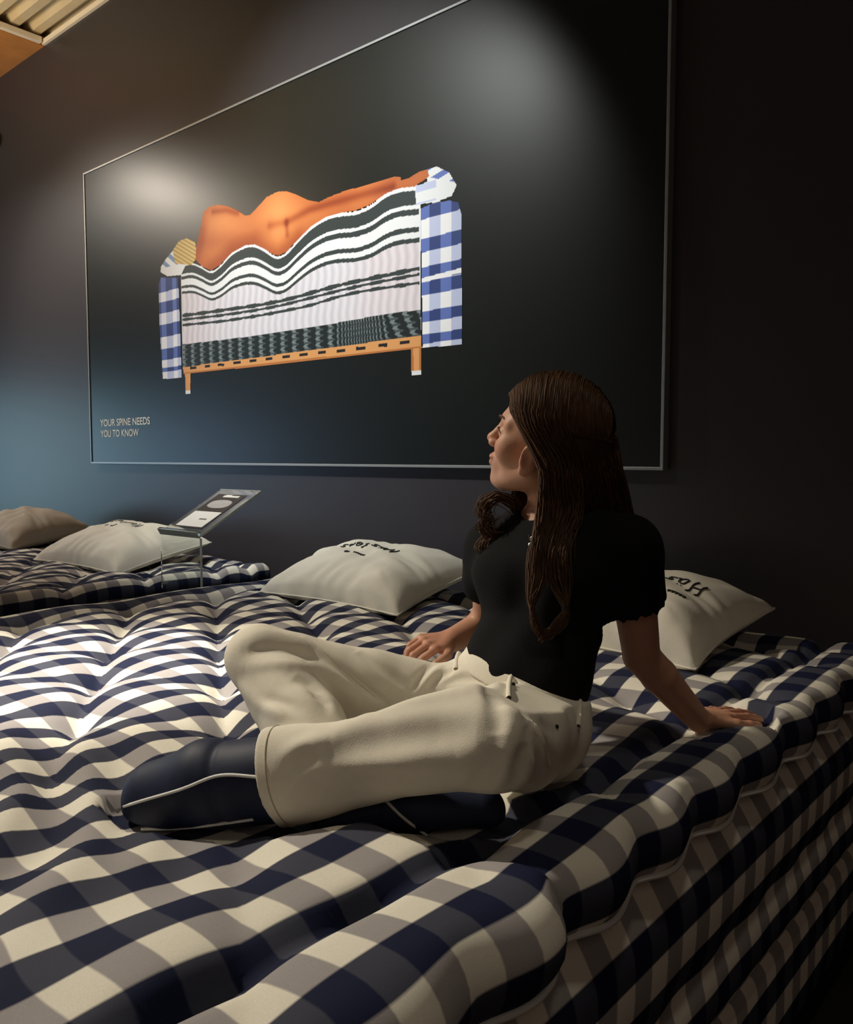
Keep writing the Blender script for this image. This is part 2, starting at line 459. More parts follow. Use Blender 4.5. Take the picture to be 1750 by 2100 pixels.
# ------------------------------------------------------------------ pillows
def pillow_surface(w, d, t, u, v):
    f = np.clip((1-np.abs(u)**2.4)*(1-np.abs(v)**2.4), 0, 1)**0.44
    x = w/2*u*(1 - 0.085*np.cos(v*math.pi/2)); y = d/2*v*(1 - 0.10*np.cos(u*math.pi/2))
    edge = np.maximum(np.abs(u), np.abs(v))**3*(1-np.maximum(np.abs(u), np.abs(v))**8)
    wr = edge*(0.007*np.sin(23*u + 9*v*v + 3*np.sin(5*u)) * (np.abs(v) > np.abs(u)) + 0.007*np.sin(19*v + 5*u + 3*np.sin(6*v))*(np.abs(u) >= np.abs(v)))
    wr = wr + (0.006*np.sin(7*u + 5*v + 2*np.sin(4*v)) + 0.003*np.sin(16*u - 9*v + 2*np.sin(5*u + 3*v))) * f
    return x, y, f, wr

def make_pillow(name, loc, w, d, t, rz, tilt, label, mat_, low=0.22, corner=0.0, strokes=None):
    p = empty(name, loc, label, 'pillow', 'bed pillows', rz)
    p.rotation_euler = (tilt, 0, rz)
    n, m = 72, 56
    U, V = np.meshgrid(np.linspace(-1, 1, n), np.linspace(-1, 1, m), indexing='ij')
    x, y, f, wr = pillow_surface(w, d, t, U, V)
    # the fold that squares off the corner nearest the right front
    cf = corner*np.exp(-((U - 0.72)/0.30)**2 - ((V + 0.75)/0.35)**2)
    top = np.stack([x, y, low*t + t*(1-low)*f + wr + cf*0.075*np.clip(f*3.2, 0, 1)], -1)
    bot = np.stack([x, y, low*t - low*t*np.clip(f*1.25, 0, 1) - 0.002], -1)
    i = np.arange(n-1)[:, None]; j = np.arange(m-1)[None]
    fa = np.stack([i*m+j, (i+1)*m+j, (i+1)*m+j+1, i*m+j+1], -1).reshape(-1, 4)
    vs = np.vstack([top.reshape(-1, 3), bot.reshape(-1, 3)])
    fs = np.vstack([fa, fa[:, ::-1] + n*m])
    mesh_from('pillowcase', vs, fs, mat_, p)
    # sewn rim
    k = np.concatenate([np.stack([np.linspace(-1, 1, 40), np.full(40, -1.0)], -1), np.stack([np.full(30, 1.0), np.linspace(-1, 1, 32)[1:-1]], -1),
                        np.stack([np.linspace(1, -1, 40), np.full(40, 1.0)], -1), np.stack([np.full(30, -1.0), np.linspace(1, -1, 32)[1:-1]], -1)])
    x, y, f, wr = pillow_surface(w, d, t, k[:, 0], k[:, 1])
    v, ff = tube(np.stack([x, y, np.full_like(x, low*t)], -1), 0.0035, 5, closed=True)
    mesh_from('seam', v, ff, mat_, p)
    if strokes:
        for nm, mm, lines, rad in strokes:
            parts = []
            if not lines: continue
            for ln in lines:
                q = spline(ln, max(8, 6*len(ln)))
                x, y, f, wr = pillow_surface(w, d, t, q[:, 0], q[:, 1])
                cf = corner*np.exp(-((q[:, 0] - 0.72)/0.30)**2 - ((q[:, 1] + 0.75)/0.35)**2)
                z = low*t + t*(1-low)*f + wr + cf*0.075*np.clip(f*3.2, 0, 1) + 0.0012
                parts.append(tube(np.stack([x, y, z], -1), rad, 5))
            v, ff = joined(parts)
            mesh_from(nm, v, ff, mm, p, kind='stuff' if nm == 'small_print' else None)
    return p

def script(u0, v0, su, sv, word):
    """loose handwriting, reading upside down from the foot of the bed (so u runs backwards)"""
    g = {'H': [[(0,0),(.15,1.2)], [(.5,-.1),(.65,1.2)], [(.05,.55),(.6,.6)]],
         'a': [[(.5,.5),(.2,.6),(.05,.25),(.2,0),(.45,.2),(.5,.5),(.52,.1),(.7,.05)], [(.2,.8),(.22,.84)], [(.42,.8),(.44,.84)]],
         's': [[(.5,.5),(.2,.55),(.15,.35),(.4,.25),(.35,0),(0,.05)]],
         't': [[(.3,1.1),(.2,.3),(.3,0),(.55,.1)], [(0,.75),(.55,.8)]],
         'e': [[(.05,.25),(.45,.3),(.4,.55),(.15,.5),(.05,.2),(.25,0),(.6,.12)]],
         'n': [[(0,.5),(.05,0)], [(.05,.3),(.3,.55),(.4,.3),(.42,0),(.65,.08)]]}
    out, x = [], 0.0
    for c in word:
        out.append([[(u0 - (x + a)*su, v0 - b*sv) for a, b in ln] for ln in g[c]])
        x += 0.78 if c != 'H' else 0.9
    return out
def tiny(u0, v0, s):
    o = []
    for k in range(5): o.append([(u0 - 0.035*k*s, v0), (u0 - (0.035*k+0.012)*s, v0 - 0.03), (u0 - (0.035*k+0.022)*s, v0)])
    h = u0 - 0.24*s
    o.append([(h, v0 - 0.02), (h - 0.018, v0 + 0.015), (h - 0.03, v0 - 0.01), (h - 0.045, v0 + 0.015), (h - 0.06, v0 - 0.02), (h - 0.03, v0 - 0.05), (h, v0 - 0.02)])
    return o
word_mid = [('letter', M['ink'], q, 0.0032) for q in script(0.46, 0.16, 0.165, 0.17, 'Hastens')] + [('small_print', M['ink'], tiny(0.17, -0.22, 1.0), 0.0032)]
word_l = [('letter', M['ink_grey'], q, 0.0028) for q in script(0.36, 0.32, 0.14, 0.15, 'Hastens')] + [('small_print', M['ink_grey'], tiny(0.05, 0.02, 1.0), 0.0028)]
word_r = [('letter', M['ink'], q, 0.0034) for q in script(0.75, 0.22, 0.165, 0.22, 'Hastens')] + [('small_print', M['ink'], tiny(0.74, -0.30, 1.0), 0.0034)]
make_pillow('pillow', (-2.43, 2.44, 0.885), 0.80, 0.52, 0.185, 0.0, math.radians(13), 'white pillow with black script, left of the woman\'s chest', M['pillow'], corner=0.5, strokes=word_mid)
make_pillow('pillow', (-1.24, 2.42, 0.875), 0.72, 0.52, 0.20, math.radians(-4), math.radians(11), 'white pillow behind the woman\'s propping arm', M['pillow'], corner=0.6, strokes=word_r)
make_pillow('pillow', (-4.28, 2.36, 0.875), 0.92, 0.56, 0.19, 0.0, math.radians(12), 'white pillow with grey script beside the acrylic sign stand', M['pillow'], corner=0.2, strokes=word_l)
make_pillow('pillow', (-5.62, 2.42, 0.875), 0.80, 0.52, 0.22, 0.0, math.radians(10), 'beige pillow cut by the left frame edge', M['pillow_grey'])

# ------------------------------------------------------------------ acrylic sign stand between the beds
ST = np.array((-3.255, 2.24, 0.0))
stand = empty('sign_stand', ST, 'clear acrylic sign stand with sloping card, between the two beds', 'sign stand')
X0, X1 = -3.41, -3.10
FZ, BZ, FY, BY = 1.085, 1.270, 2.07, 2.405
T = 0.010
sl = np.array((0, BY-FY, BZ-FZ)); sl /= np.linalg.norm(sl); nrm = np.array((0, -sl[2], sl[1]))
def slab(name, mat_, u0, u1, s0, s1, h0, h1, parent, **kw):
    """thin slab on the sloping top: u across, s up the slope, h above it"""
    A = np.array((X0, FY, FZ)); c = []
    for h in (h0, h1):
        for u, s in ((u0, s0), (u1, s0), (u1, s1), (u0, s1)):
            c.append(A + np.array((u, 0, 0)) + sl*s + nrm*h)
    f = [(0,3,2,1),(4,5,6,7),(0,1,5,4),(1,2,6,5),(2,3,7,6),(3,0,4,7)]
    return mesh_from(name, np.array(c), f, mat_, parent, smooth=False, offset=ST, **kw)
SL = math.hypot(BY-FY, BZ-FZ)
slab('sloping_panel', M['acrylic'], 0, X1-X0, 0, SL, 0, T, stand)
slab('lip', M['acrylic'], 0, X1-X0, 0, 0.012, T, 0.030, stand)
box('front_panel', (X0, FY+0.001, 0.012), (X1, FY+0.011, FZ-0.002), M['acrylic'], stand, offset=ST)
box('foot_plate', (X0, FY, 0.0), (X1, BY, 0.011), M['acrylic'], stand, offset=ST)
slab('edge', M['acrylic_edge'], X1-X0-0.0005, X1-X0+0.0025, 0, SL, 0, T, stand)
slab('edge', M['acrylic_edge'], 0, X1-X0, SL, SL+0.003, 0, T, stand)
slab('edge', M['acrylic_edge'], 0, X1-X0, -0.002, 0.0005, 0, 0.030, stand)
box('edge', (X1, FY+0.001, 0.012), (X1+0.0025, FY+0.011, FZ-0.002), M['acrylic_edge'], stand, offset=ST)
card = slab('info_card', M['card'], 0.045, 0.262, 0.055, SL-0.045, T+0.0005, T+0.002, stand)
slab('price_sheet', M['paper'], 0.050, 0.255, 0.062, 0.185, T+0.0022, T+0.003, card)
A = np.array((X0, FY, FZ))
a = np.linspace(0, 2*math.pi, 32, endpoint=False)
cc = np.array((0.155, 0.252)); pts = [A + np.array((cc[0] + 0.082*math.cos(t), 0, 0)) + sl*(cc[1] + 0.036*math.copysign(abs(math.sin(t))**0.7, math.sin(t))) + nrm*(T+0.0028) for t in a]
mesh_from('printed_oval', np.array(pts), [tuple(range(32))], M['photo'], card, smooth=False, offset=ST)
slab('heading', M['paper'], 0.105, 0.225, 0.312, 0.326, T+0.0022, T+0.0028, card)
slab('heading', M['paper'], 0.115, 0.160, 0.326, 0.333, T+0.0022, T+0.0028, card)
slab('small_print', M['ink_grey'], 0.16, 0.215, 0.118, 0.128, T+0.0032, T+0.0036, card)

# ------------------------------------------------------------------ the big wall poster
PX0, PX1, PZ0, PZ1, PY = -5.560, -1.338, 1.388, 3.352, 2.85
PO = np.array(((PX0+PX1)/2, WALL_Y, PZ0))
poster = empty('wall_poster', PO, 'wide black poster in a thin aluminium frame, printed with a cut-open bed', 'poster')
box('panel', (PX0+0.008, PY+0.004, PZ0+0.008), (PX1-0.008, WALL_Y-0.002, PZ1-0.008), M['panel'], poster, offset=PO)
fw = 0.012
box('frame_bar', (PX0, PY-0.002, PZ0), (PX1, WALL_Y, PZ0+fw), M['alu'], poster, offset=PO, bevel=0.0015)
box('frame_bar', (PX0, PY-0.002, PZ1-fw), (PX1, WALL_Y, PZ1), M['alu'], poster, offset=PO, bevel=0.0015)
box('frame_bar', (PX0, PY-0.002, PZ0+fw), (PX0+fw, WALL_Y, PZ1-fw), M['alu'], poster, offset=PO, bevel=0.0015)
box('frame_bar', (PX1-fw, PY-0.002, PZ0+fw), (PX1, WALL_Y, PZ1-fw), M['alu'], poster, offset=PO, bevel=0.0015)

def lin(c):
    c = np.asarray(c, float)/255
    return np.where(c <= 0.04045, c/12.92, ((c+0.055)/1.055)**2.4)

def inside(poly, x, z):
    p = np.asarray(poly); r = np.zeros(x.shape, bool); j = len(p)-1
    for i in range(len(p)):
        xi, zi = p[i]; xj, zj = p[j]
        with np.errstate(divide='ignore', invalid='ignore'):
            r ^= ((zi > z) != (zj > z)) & (x < (xj-xi)*(z-zi)/(zj-zi + 1e-12) + xi)
        j = i
    return r

def line_dist(pts, x, z):
    p = np.asarray(pts); d = np.full(x.shape, 9.0)
    for a, b in zip(p[:-1], p[1:]):
        ab = b-a; t = np.clip(((x-a[0])*ab[0] + (z-a[1])*ab[1])/(ab @ ab + 1e-12), 0, 1)
        d = np.minimum(d, np.hypot(x-a[0]-t*ab[0], z-a[1]-t*ab[1]))
    return d

def curve_z(pts, x):
    p = spline(pts, 160); return np.interp(x, p[:, 0], p[:, 1])

def printed_picture():
    gx = np.arange(-4.72, -2.26, 0.0036); gz = np.arange(1.72, 3.12, 0.0036)
    x, z = np.meshgrid(gx, gz, indexing='ij')
    col = np.zeros(x.shape + (3,)); used = np.zeros(x.shape, bool)
    def put(mask, c):
        c = np.asarray(c, float)
        col[mask] = c if c.ndim == 1 else c[mask]
        used[mask] = True
    white, navy, blue, pale = lin((246, 244, 246)), lin((48, 66, 122)), lin((96, 116, 186)), lin((196, 202, 232))
    # ---- checked ends of the mattress
    def plaid(poly, rows, cols, slope, xref):
        m = inside(poly, x, z)
        zz = z - slope*(x - xref)
        r = np.zeros(x.shape, int); c = np.zeros(x.shape, int)
        for v in rows: r += (zz < v)
        for v in cols: c += (x > v)
        out = np.empty(col.shape)
        br, bc = (r % 2 == 0), (c % 2 == 0)
        for a_, b_, k in ((True, True, navy), (True, False, blue), (False, True, pale), (False, False, white)):
            out[(br == a_) & (bc == b_)] = k
        put(m, out)
    L = [(-4.661, 2.496), (-4.632, 2.532), (-4.441, 2.505), (-4.425, 1.910), (-4.635, 1.911), (-4.662, 2.266)]
    plaid(L, [(-4.541, 2.440)[1], (-4.544, 2.381)[1], (-4.546, 2.313)[1], (-4.549, 2.245)[1], (-4.552, 2.169)[1], (-4.554, 2.097)[1], (-4.557, 2.029)[1], (-4.559, 1.981)[1], (-4.560, 1.956)[1]],
          [(-4.636, 2.263)[0], (-4.582, 2.258)[0], (-4.511, 2.250)[0], (-4.466, 2.246)[0]], 0.02, (-4.548, 2.254)[0])
    R = [(-2.513, 2.542), (-2.453, 2.551), (-2.345, 2.546), (-2.294, 2.526), (-2.278, 2.474), (-2.273, 1.921), (-2.502, 1.922)]
    plaid(R, [(-2.398, 2.492)[1], (-2.398, 2.407)[1], (-2.398, 2.348)[1], (-2.398, 2.283)[1], (-2.398, 2.221)[1], (-2.398, 2.218)[1], (-2.398, 2.158)[1], (-2.398, 2.088)[1], (-2.398, 2.039)[1], (-2.398, 1.985)[1], (-2.398, 1.944)[1]],
          [(-2.507, 2.293)[0], (-2.460, 2.286)[0], (-2.398, 2.277)[0], (-2.336, 2.267)[0]], 0.02, (-2.398, 2.277)[0])
    seam = line_dist([(-2.503, 2.224), (-2.281, 2.237)], x, z); put((seam < 0.010) & inside(R, x, z), white)
    # ---- white body with its pocket ribs
    top = [(-4.414, 2.574), (-4.296, 2.569), (-4.201, 2.534), (-4.109, 2.495), (-4.017, 2.515), (-3.909, 2.566), (-3.789, 2.586), (-3.706, 2.578), (-3.625, 2.542), (-3.546, 2.497), (-3.500, 2.486), (-3.438, 2.497), (-3.347, 2.545), (-3.244, 2.593), (-3.131, 2.619), (-3.036, 2.619), (-2.931, 2.608), (-2.829, 2.617), (-2.730, 2.648), (-2.646, 2.656), (-2.537, 2.643)]
    zt = curve_z(top, x)
    B0 = [(-4.416, 2.530), (-4.416, 1.960), (-2.509, 1.958), (-2.513, 2.666), (-3.199, 2.765), (-4.407, 2.793)]
    inb = inside(B0, x, z) & (z < zt)
    body = np.broadcast_to(lin((232, 226, 234)), col.shape).copy()
    rib = 0.5 + 0.5*np.sin(x*2*math.pi/0.055 + 0.6*np.sin(z*45)); body *= (0.80 + 0.20*rib)[..., None]
    warm = smoothstep(-3.9, -4.5, x) + smoothstep(-3.05, -2.75, x); body *= (1 - 0.10*warm[..., None]*np.array((0, 0.5, 0.7)))
    put(inb, body)
    # ---- layers that follow the sleeper
    dark = lin((48, 58, 58)); w2 = lin((236, 236, 238))
    base = curve_z([(-4.416, 2.530), (-3.659, 2.462), (-3.202, 2.535), (-2.531, 2.587)], x)
    wide = np.interp(x, [-4.55, -3.9, -2.8], [0.75, 0.85, 1.15])
    h = 0.001295*1.22
    for a_, b_, c_ in [(0, 9, w2), (9, 40, dark), (40, 49, w2), (49, 62, dark), (62, 88, w2), (88, 99, dark), (99, 112, w2), (112, 122, dark)]:
        def lev(o):
            f = min(1, o/150); return zt*(1-0.35*f) + base*0.35*f - o*h*wide - f*0.012
        put(inb & (z <= lev(a_)) & (z > lev(b_)), c_)
    for pts, wd in (([(-4.409, 2.275), (-3.917, 2.259), (-3.504, 2.252), (-3.067, 2.273), (-2.806, 2.277), (-2.529, 2.279)], 0.013),
                    ([(-4.410, 2.251), (-3.918, 2.232), (-3.504, 2.229), (-3.067, 2.247), (-2.806, 2.253), (-2.529, 2.254)], 0.010),
                    ([(-4.411, 2.220), (-3.919, 2.199), (-3.352, 2.199), (-3.067, 2.218), (-2.869, 2.224), (-2.529, 2.216)], 0.010)):
        put(inb & (np.abs(z - curve_z(pts, x)) < wd*(0.75 + 0.2*np.sin(x*40))), dark)
    put(inb & (line_dist([(-2.511, 2.542), (-2.503, 1.970)], x, z) < 0.011), w2); put(inb & (line_dist([(-4.420, 2.530), (-4.414, 2.128)], x, z) < 0.008), w2)
    # ---- springs
    S = [(-4.411, 2.106), (-3.922, 2.095), (-3.507, 2.092), (-3.208, 2.091), (-2.935, 2.097), (-2.745, 2.100), (-2.511, 2.097), (-2.509, 1.966), (-4.415, 1.966)]
    ms = inside(S, x, z)
    u = (x + 4.6)/0.092; zig = np.abs(((z*34) % 1) - 0.5)*0.5
    coil = np.abs(((u + zig + smoothstep(-3.1, -2.7, x)*(z*6)) % 1) - 0.35)
    sp = np.where((coil < 0.16)[..., None], lin((120, 132, 132)), lin((20, 30, 32)))
    sp = np.where((np.abs(((z*34) % 1) - 0.5) < 0.16)[..., None] & (coil < 0.3)[..., None], lin((70, 80, 82)), sp)
    put(ms, sp)
    # ---- wooden rail with slots, legs
    wood = lin((226, 160, 98)); wood2 = lin((190, 118, 62)); black = lin((22, 22, 22))
    put(inside([(-4.415, 1.971), (-2.507, 1.981), (-2.507, 1.926), (-4.405, 1.928)], x, z), wood)
    put(line_dist([(-4.405, 1.932), (-2.507, 1.929)], x, z) < 0.006, wood2)
    for cx, cy, hw in ((245,1142,15), (320,1136,12), (393,1128,16), (476,1116,18), (560,1106,18), (645,1096,17), (735,1084,19), (827,1075,20), (925,1063,19), (1025,1051,20), (1130,1040,24), (1247,1024,22), (1362,1007,25)):
        k0 = SLOT[cx]
        put(inside(k0, x, z), black)
    put(inside([(-4.393, 1.929), (-4.333, 1.930), (-4.336, 1.830), (-4.390, 1.828)], x, z), wood)
    put(inside([(-4.390, 1.828), (-4.336, 1.830), (-4.335, 1.807), (-4.389, 1.808)], x, z), w2)
    put(inside([(-2.573, 1.926), (-2.509, 1.927), (-2.509, 1.827), (-2.571, 1.827)], x, z), wood2)
    put(inside([(-2.557, 1.925), (-2.523, 1.927), (-2.523, 1.828), (-2.555, 1.826)], x, z), wood)
    put(inside([(-2.571, 1.827), (-2.509, 1.827), (-2.509, 1.806), (-2.570, 1.806)], x, z), w2)
    # ---- pillow at both ends
    p1 = [(-4.638, 2.561), (-4.630, 2.596), (-4.576, 2.634), (-4.492, 2.674), (-4.373, 2.612), (-4.365, 2.561), (-4.416, 2.513), (-4.559, 2.525)]
    put(inside(p1, x, z), np.where((((x*9 + z*14) % 1) < 0.45)[..., None] & (z > (-4.578, 2.584)[1])[..., None], lin((120, 150, 190)), w2))
    p2 = [(-2.486, 2.705), (-2.420, 2.706), (-2.347, 2.665), (-2.303, 2.599), (-2.332, 2.558), (-2.420, 2.549), (-2.540, 2.561), (-2.545, 2.645), (-2.475, 2.650)]
    put(inside(p2, x, z), np.where(((((z - 0.25*x)*16) % 1) < 0.42)[..., None] & (z > (-2.388, 2.640)[1] - 0.35*(x - (-2.388, 2.640)[0]))[..., None], blue, w2))
    put(inside([(-2.540, 2.655), (-2.420, 2.646), (-2.420, 2.561), (-2.540, 2.561)], x, z) & (((z*13) % 1) < 0.4), pale)
    # ---- blond head, sleeper seen from behind
    hair = [(-4.496, 2.675), (-4.433, 2.716), (-4.346, 2.721), (-4.258, 2.683), (-4.238, 2.591), (-4.306, 2.556), (-4.474, 2.591)]
    st = 0.75 + 0.25*np.sin((z + 0.5*x)*260)
    put(inside(hair, x, z), np.broadcast_to(lin((232, 196, 120)), col.shape)*st[..., None])
    fig = [(-4.261, 2.578), (-4.251, 2.658), (-4.206, 2.758), (-4.177, 2.838), (-4.117, 2.858), (-4.026, 2.851), (-3.938, 2.826), (-3.852, 2.787), (-3.785, 2.748), (-3.743, 2.742), (-3.685, 2.767), (-3.603, 2.807), (-3.509, 2.818), (-3.433, 2.805), (-3.358, 2.774), (-3.271, 2.729), (-3.186, 2.702), (-3.117, 2.712), (-2.995, 2.719), (-2.866, 2.715), (-2.766, 2.715), (-2.670, 2.716), (-2.630, 2.704), (-2.629, 2.689), (-2.582, 2.691), (-2.520, 2.705), (-2.475, 2.705), (-2.462, 2.672), (-2.486, 2.659), (-2.548, 2.644), (-2.646, 2.656), (-2.730, 2.648), (-2.829, 2.617), (-2.931, 2.608), (-3.036, 2.619), (-3.131, 2.619), (-3.244, 2.593), (-3.347, 2.545), (-3.438, 2.497), (-3.500, 2.486), (-3.546, 2.497), (-3.625, 2.542), (-3.706, 2.578), (-3.789, 2.586), (-3.909, 2.566), (-4.017, 2.515), (-4.109, 2.495), (-4.201, 2.534)]
    mf = inside(fig, x, z)
    edge = np.minimum(line_dist(fig + fig[:1], x, z)/0.09, 1)
    tone = 0.70 + 0.14*edge
    for c0, r0, k in (((-3.992, 2.772), 0.16, 0.16), ((-3.510, 2.771), 0.20, 0.22), ((-3.786, 2.684), 0.12, 0.10), ((-3.529, 2.599), 0.13, 0.10), ((-2.866, 2.697), 0.12, 0.12), ((-3.173, 2.640), 0.14, 0.08)):
        tone += k*np.exp(-((x-c0[0])**2 + (z-c0[1])**2)/(r0*r0))
    for ln, wd, k in (([(-4.081, 2.820), (-3.956, 2.805), (-3.852, 2.771)], 0.018, 0.30), ([(-4.178, 2.667), (-3.942, 2.639), (-3.721, 2.642), (-3.591, 2.649)], 0.06, 0.16), ([(-3.435, 2.649), (-3.258, 2.675), (-3.117, 2.676), (-2.904, 2.674), (-2.682, 2.672)], 0.022, 0.34),
                      ([(-3.575, 2.654), (-3.443, 2.650)], 0.022, 0.25), ([(-3.438, 2.642), (-3.433, 2.583)], 0.016, 0.28), ([(-4.109, 2.507), (-3.909, 2.577), (-3.705, 2.585), (-3.515, 2.495), (-3.347, 2.554)], 0.05, 0.18), ([(-4.253, 2.593), (-4.195, 2.734)], 0.05, 0.14)):
        tone -= k*np.exp(-(line_dist(ln, x, z)/wd)**2)
    tone = np.clip(tone, 0.4, 1.3)
    skin = np.stack([np.clip(0.78*tone**1.15, 0, 0.95), 0.27*tone**2.1, 0.080*tone**2.6], -1)
    put(mf, skin)
    # keep only the printed cells
    n, m = x.shape
    i, j = np.meshgrid(np.arange(n-1), np.arange(m-1), indexing='ij')
    keep = used[:-1, :-1] & used[1:, :-1] & used[:-1, 1:] & used[1:, 1:]
    q = np.stack([i*m+j, (i+1)*m+j, (i+1)*m+j+1, i*m+j+1], -1)[keep]
    ids = np.unique(q); remap = np.full(n*m, -1, dtype=np.int64); remap[ids] = np.arange(len(ids))
    v = np.stack([x.ravel(), np.full(n*m, PY + 0.0028), z.ravel()], -1)[ids]
    return v, remap[q], col.reshape(-1, 3)[ids]
SLOT = {245: [(-4.336, 1.969), (-4.273, 1.967), (-4.273, 1.951), (-4.336, 1.952)], 320: [(-4.185, 1.966), (-4.136, 1.965), (-4.136, 1.951), (-4.185, 1.952)], 393: [(-4.058, 1.966), (-3.996, 1.964), (-3.997, 1.950), (-4.058, 1.951)],
        476: [(-3.911, 1.967), (-3.845, 1.965), (-3.845, 1.951), (-3.911, 1.952)], 560: [(-3.766, 1.968), (-3.703, 1.967), (-3.703, 1.953), (-3.766, 1.953)], 645: [(-3.624, 1.967), (-3.566, 1.966), (-3.566, 1.952), (-3.624, 1.952)],
        735: [(-3.484, 1.967), (-3.423, 1.966), (-3.423, 1.953), (-3.484, 1.953)], 827: [(-3.347, 1.965), (-3.282, 1.965), (-3.282, 1.951), (-3.347, 1.951)], 925: [(-3.201, 1.965), (-3.145, 1.965), (-3.145, 1.951), (-3.202, 1.951)],
        1025: [(-3.065, 1.964), (-3.005, 1.964), (-3.005, 1.950), (-3.065, 1.950)], 1130: [(-2.928, 1.965), (-2.864, 1.964), (-2.864, 1.949), (-2.928, 1.950)], 1247: [(-2.778, 1.965), (-2.719, 1.965), (-2.719, 1.950), (-2.778, 1.951)],
        1362: [(-2.641, 1.968), (-2.580, 1.968), (-2.580, 1.952), (-2.641, 1.952)]}
v, f, c = printed_picture()
mesh_from('printed_picture', v, f, M['print'], poster, smooth=False, offset=PO, colours=c*0.86)

def lettering(body, x0, x1, zb, cap):
    cu = bpy.data.curves.new('lettering', 'FONT'); cu.body = body; cu.size = 1.0; cu.offset = 0.012
    tmp = bpy.data.objects.new('lettering', cu); COL.objects.link(tmp)
    bpy.context.view_layer.update()
    me = bpy.data.meshes.new_from_object(tmp.evaluated_get(bpy.context.evaluated_depsgraph_get()))
    bpy.data.objects.remove(tmp); bpy.data.curves.remove(cu)
    v = np.array([q.co[:] for q in me.vertices]); lo, hi = v.min(0), v.max(0)
    w = np.stack([x0 + (v[:, 0]-lo[0])/(hi[0]-lo[0])*(x1-x0), np.full(len(v), PY + 0.0025), zb + v[:, 1]/(hi[1])*cap], -1)
    mesh_from('lettering', w, [tuple(q.vertices) for q in me.polygons], M['letter'], poster, smooth=False, offset=PO, kind='stuff')
a0, a1 = (-5.422, 1.636), (-4.793, 1.622)
b0, b1 = (-5.419, 1.566), (-4.929, 1.559)
lettering('YOUR SPINE NEEDS', a0[0], a1[0], a0[1] + 0.005, 0.046)
lettering('YOU TO KNOW', b0[0], b1[0], b0[1] + 0.003, 0.046)

# ------------------------------------------------------------------ smooth solids: distance functions meshed by surface nets
def _n(v): v = np.asarray(v, float); return v/np.linalg.norm(v)

class Solid:
    def __init__(s): s.p = []; s.post = None
    def add(s, fn, c, r, k=0.015, op='u'): s.p.append((fn, np.asarray(c, float), r, k, op)); return s
    def cone(s, a, b, ra, rb, k=0.015, op='u', flat=None, fs=1.0):
        a, b = np.asarray(a, float), np.asarray(b, float); ab = b-a; L2 = ab @ ab
        fl = None if flat is None else _n(flat)
        def fn(p):
            q = p - a; t = np.clip(q @ ab/L2, 0, 1); w = q - t[:, None]*ab
            if fl is not None: w = w + ((fs - 1)*(w @ fl))[:, None]*fl
            return np.sqrt((w*w).sum(1)) - (ra + (rb-ra)*t)
        return s.add(fn, (a+b)/2, math.sqrt(L2)/2 + max(ra, rb), k, op)
    def chain(s, pts, radii, k=0.015, op='u', **kw):
        for a, b, ra, rb in zip(pts[:-1], pts[1:], radii[:-1], radii[1:]): s.cone(a, b, ra, rb, k, op, **kw)
        return s
    def ell(s, c, rad, axes=None, k=0.015, op='u'):
        c = np.asarray(c, float); rad = np.asarray(rad, float); A = np.eye(3) if axes is None else np.asarray(axes, float)
        def fn(p):
            q = (p - c) @ A.T/rad; k0 = np.sqrt((q*q).sum(1)) + 1e-9; k1 = np.sqrt(((q/rad)**2).sum(1)) + 1e-9
            return k0*(k0-1)/k1
        return s.add(fn, c, rad.max(), k, op)
    def cut(s, pt, nrm, k=0.004):
        """keep the side the normal points away from"""
        pt = np.asarray(pt, float); nrm = _n(nrm)
        return s.add(lambda p: (p - pt) @ nrm, pt, 1e3, k, 'i')
    def bounds(s):
        lo = np.min([c - r for f, c, r, k, o in s.p if o == 'u'], 0) - 0.02; hi = np.max([c + r for f, c, r, k, o in s.p if o == 'u'], 0) + 0.02
        return lo, hi
    def ev(s, p, centre=None, rad=0.0):
        d = np.full(len(p), 0.5)
        for fn, c, r, k, op in s.p:
            if centre is not None and r < 100 and np.linalg.norm(c - centre) > r + rad + 0.06: continue
            e = fn(p)
            if op == 'u':
                h = np.clip(0.5 + 0.5*(d-e)/k, 0, 1); d = d + (e-d)*h - k*h*(1-h)
            elif op == 's':
                h = np.clip(0.5 - 0.5*(d+e)/k, 0, 1); d = d + (-e-d)*h + k*h*(1-h)
            else:
                h = np.clip(0.5 - 0.5*(e-d)/-k, 0, 1); h = np.clip(0.5 + 0.5*(e-d)/k, 0, 1); d = d + (e-d)*h + k*h*(1-h)
        if s.post is not None: d = d + s.post(p)
        return d

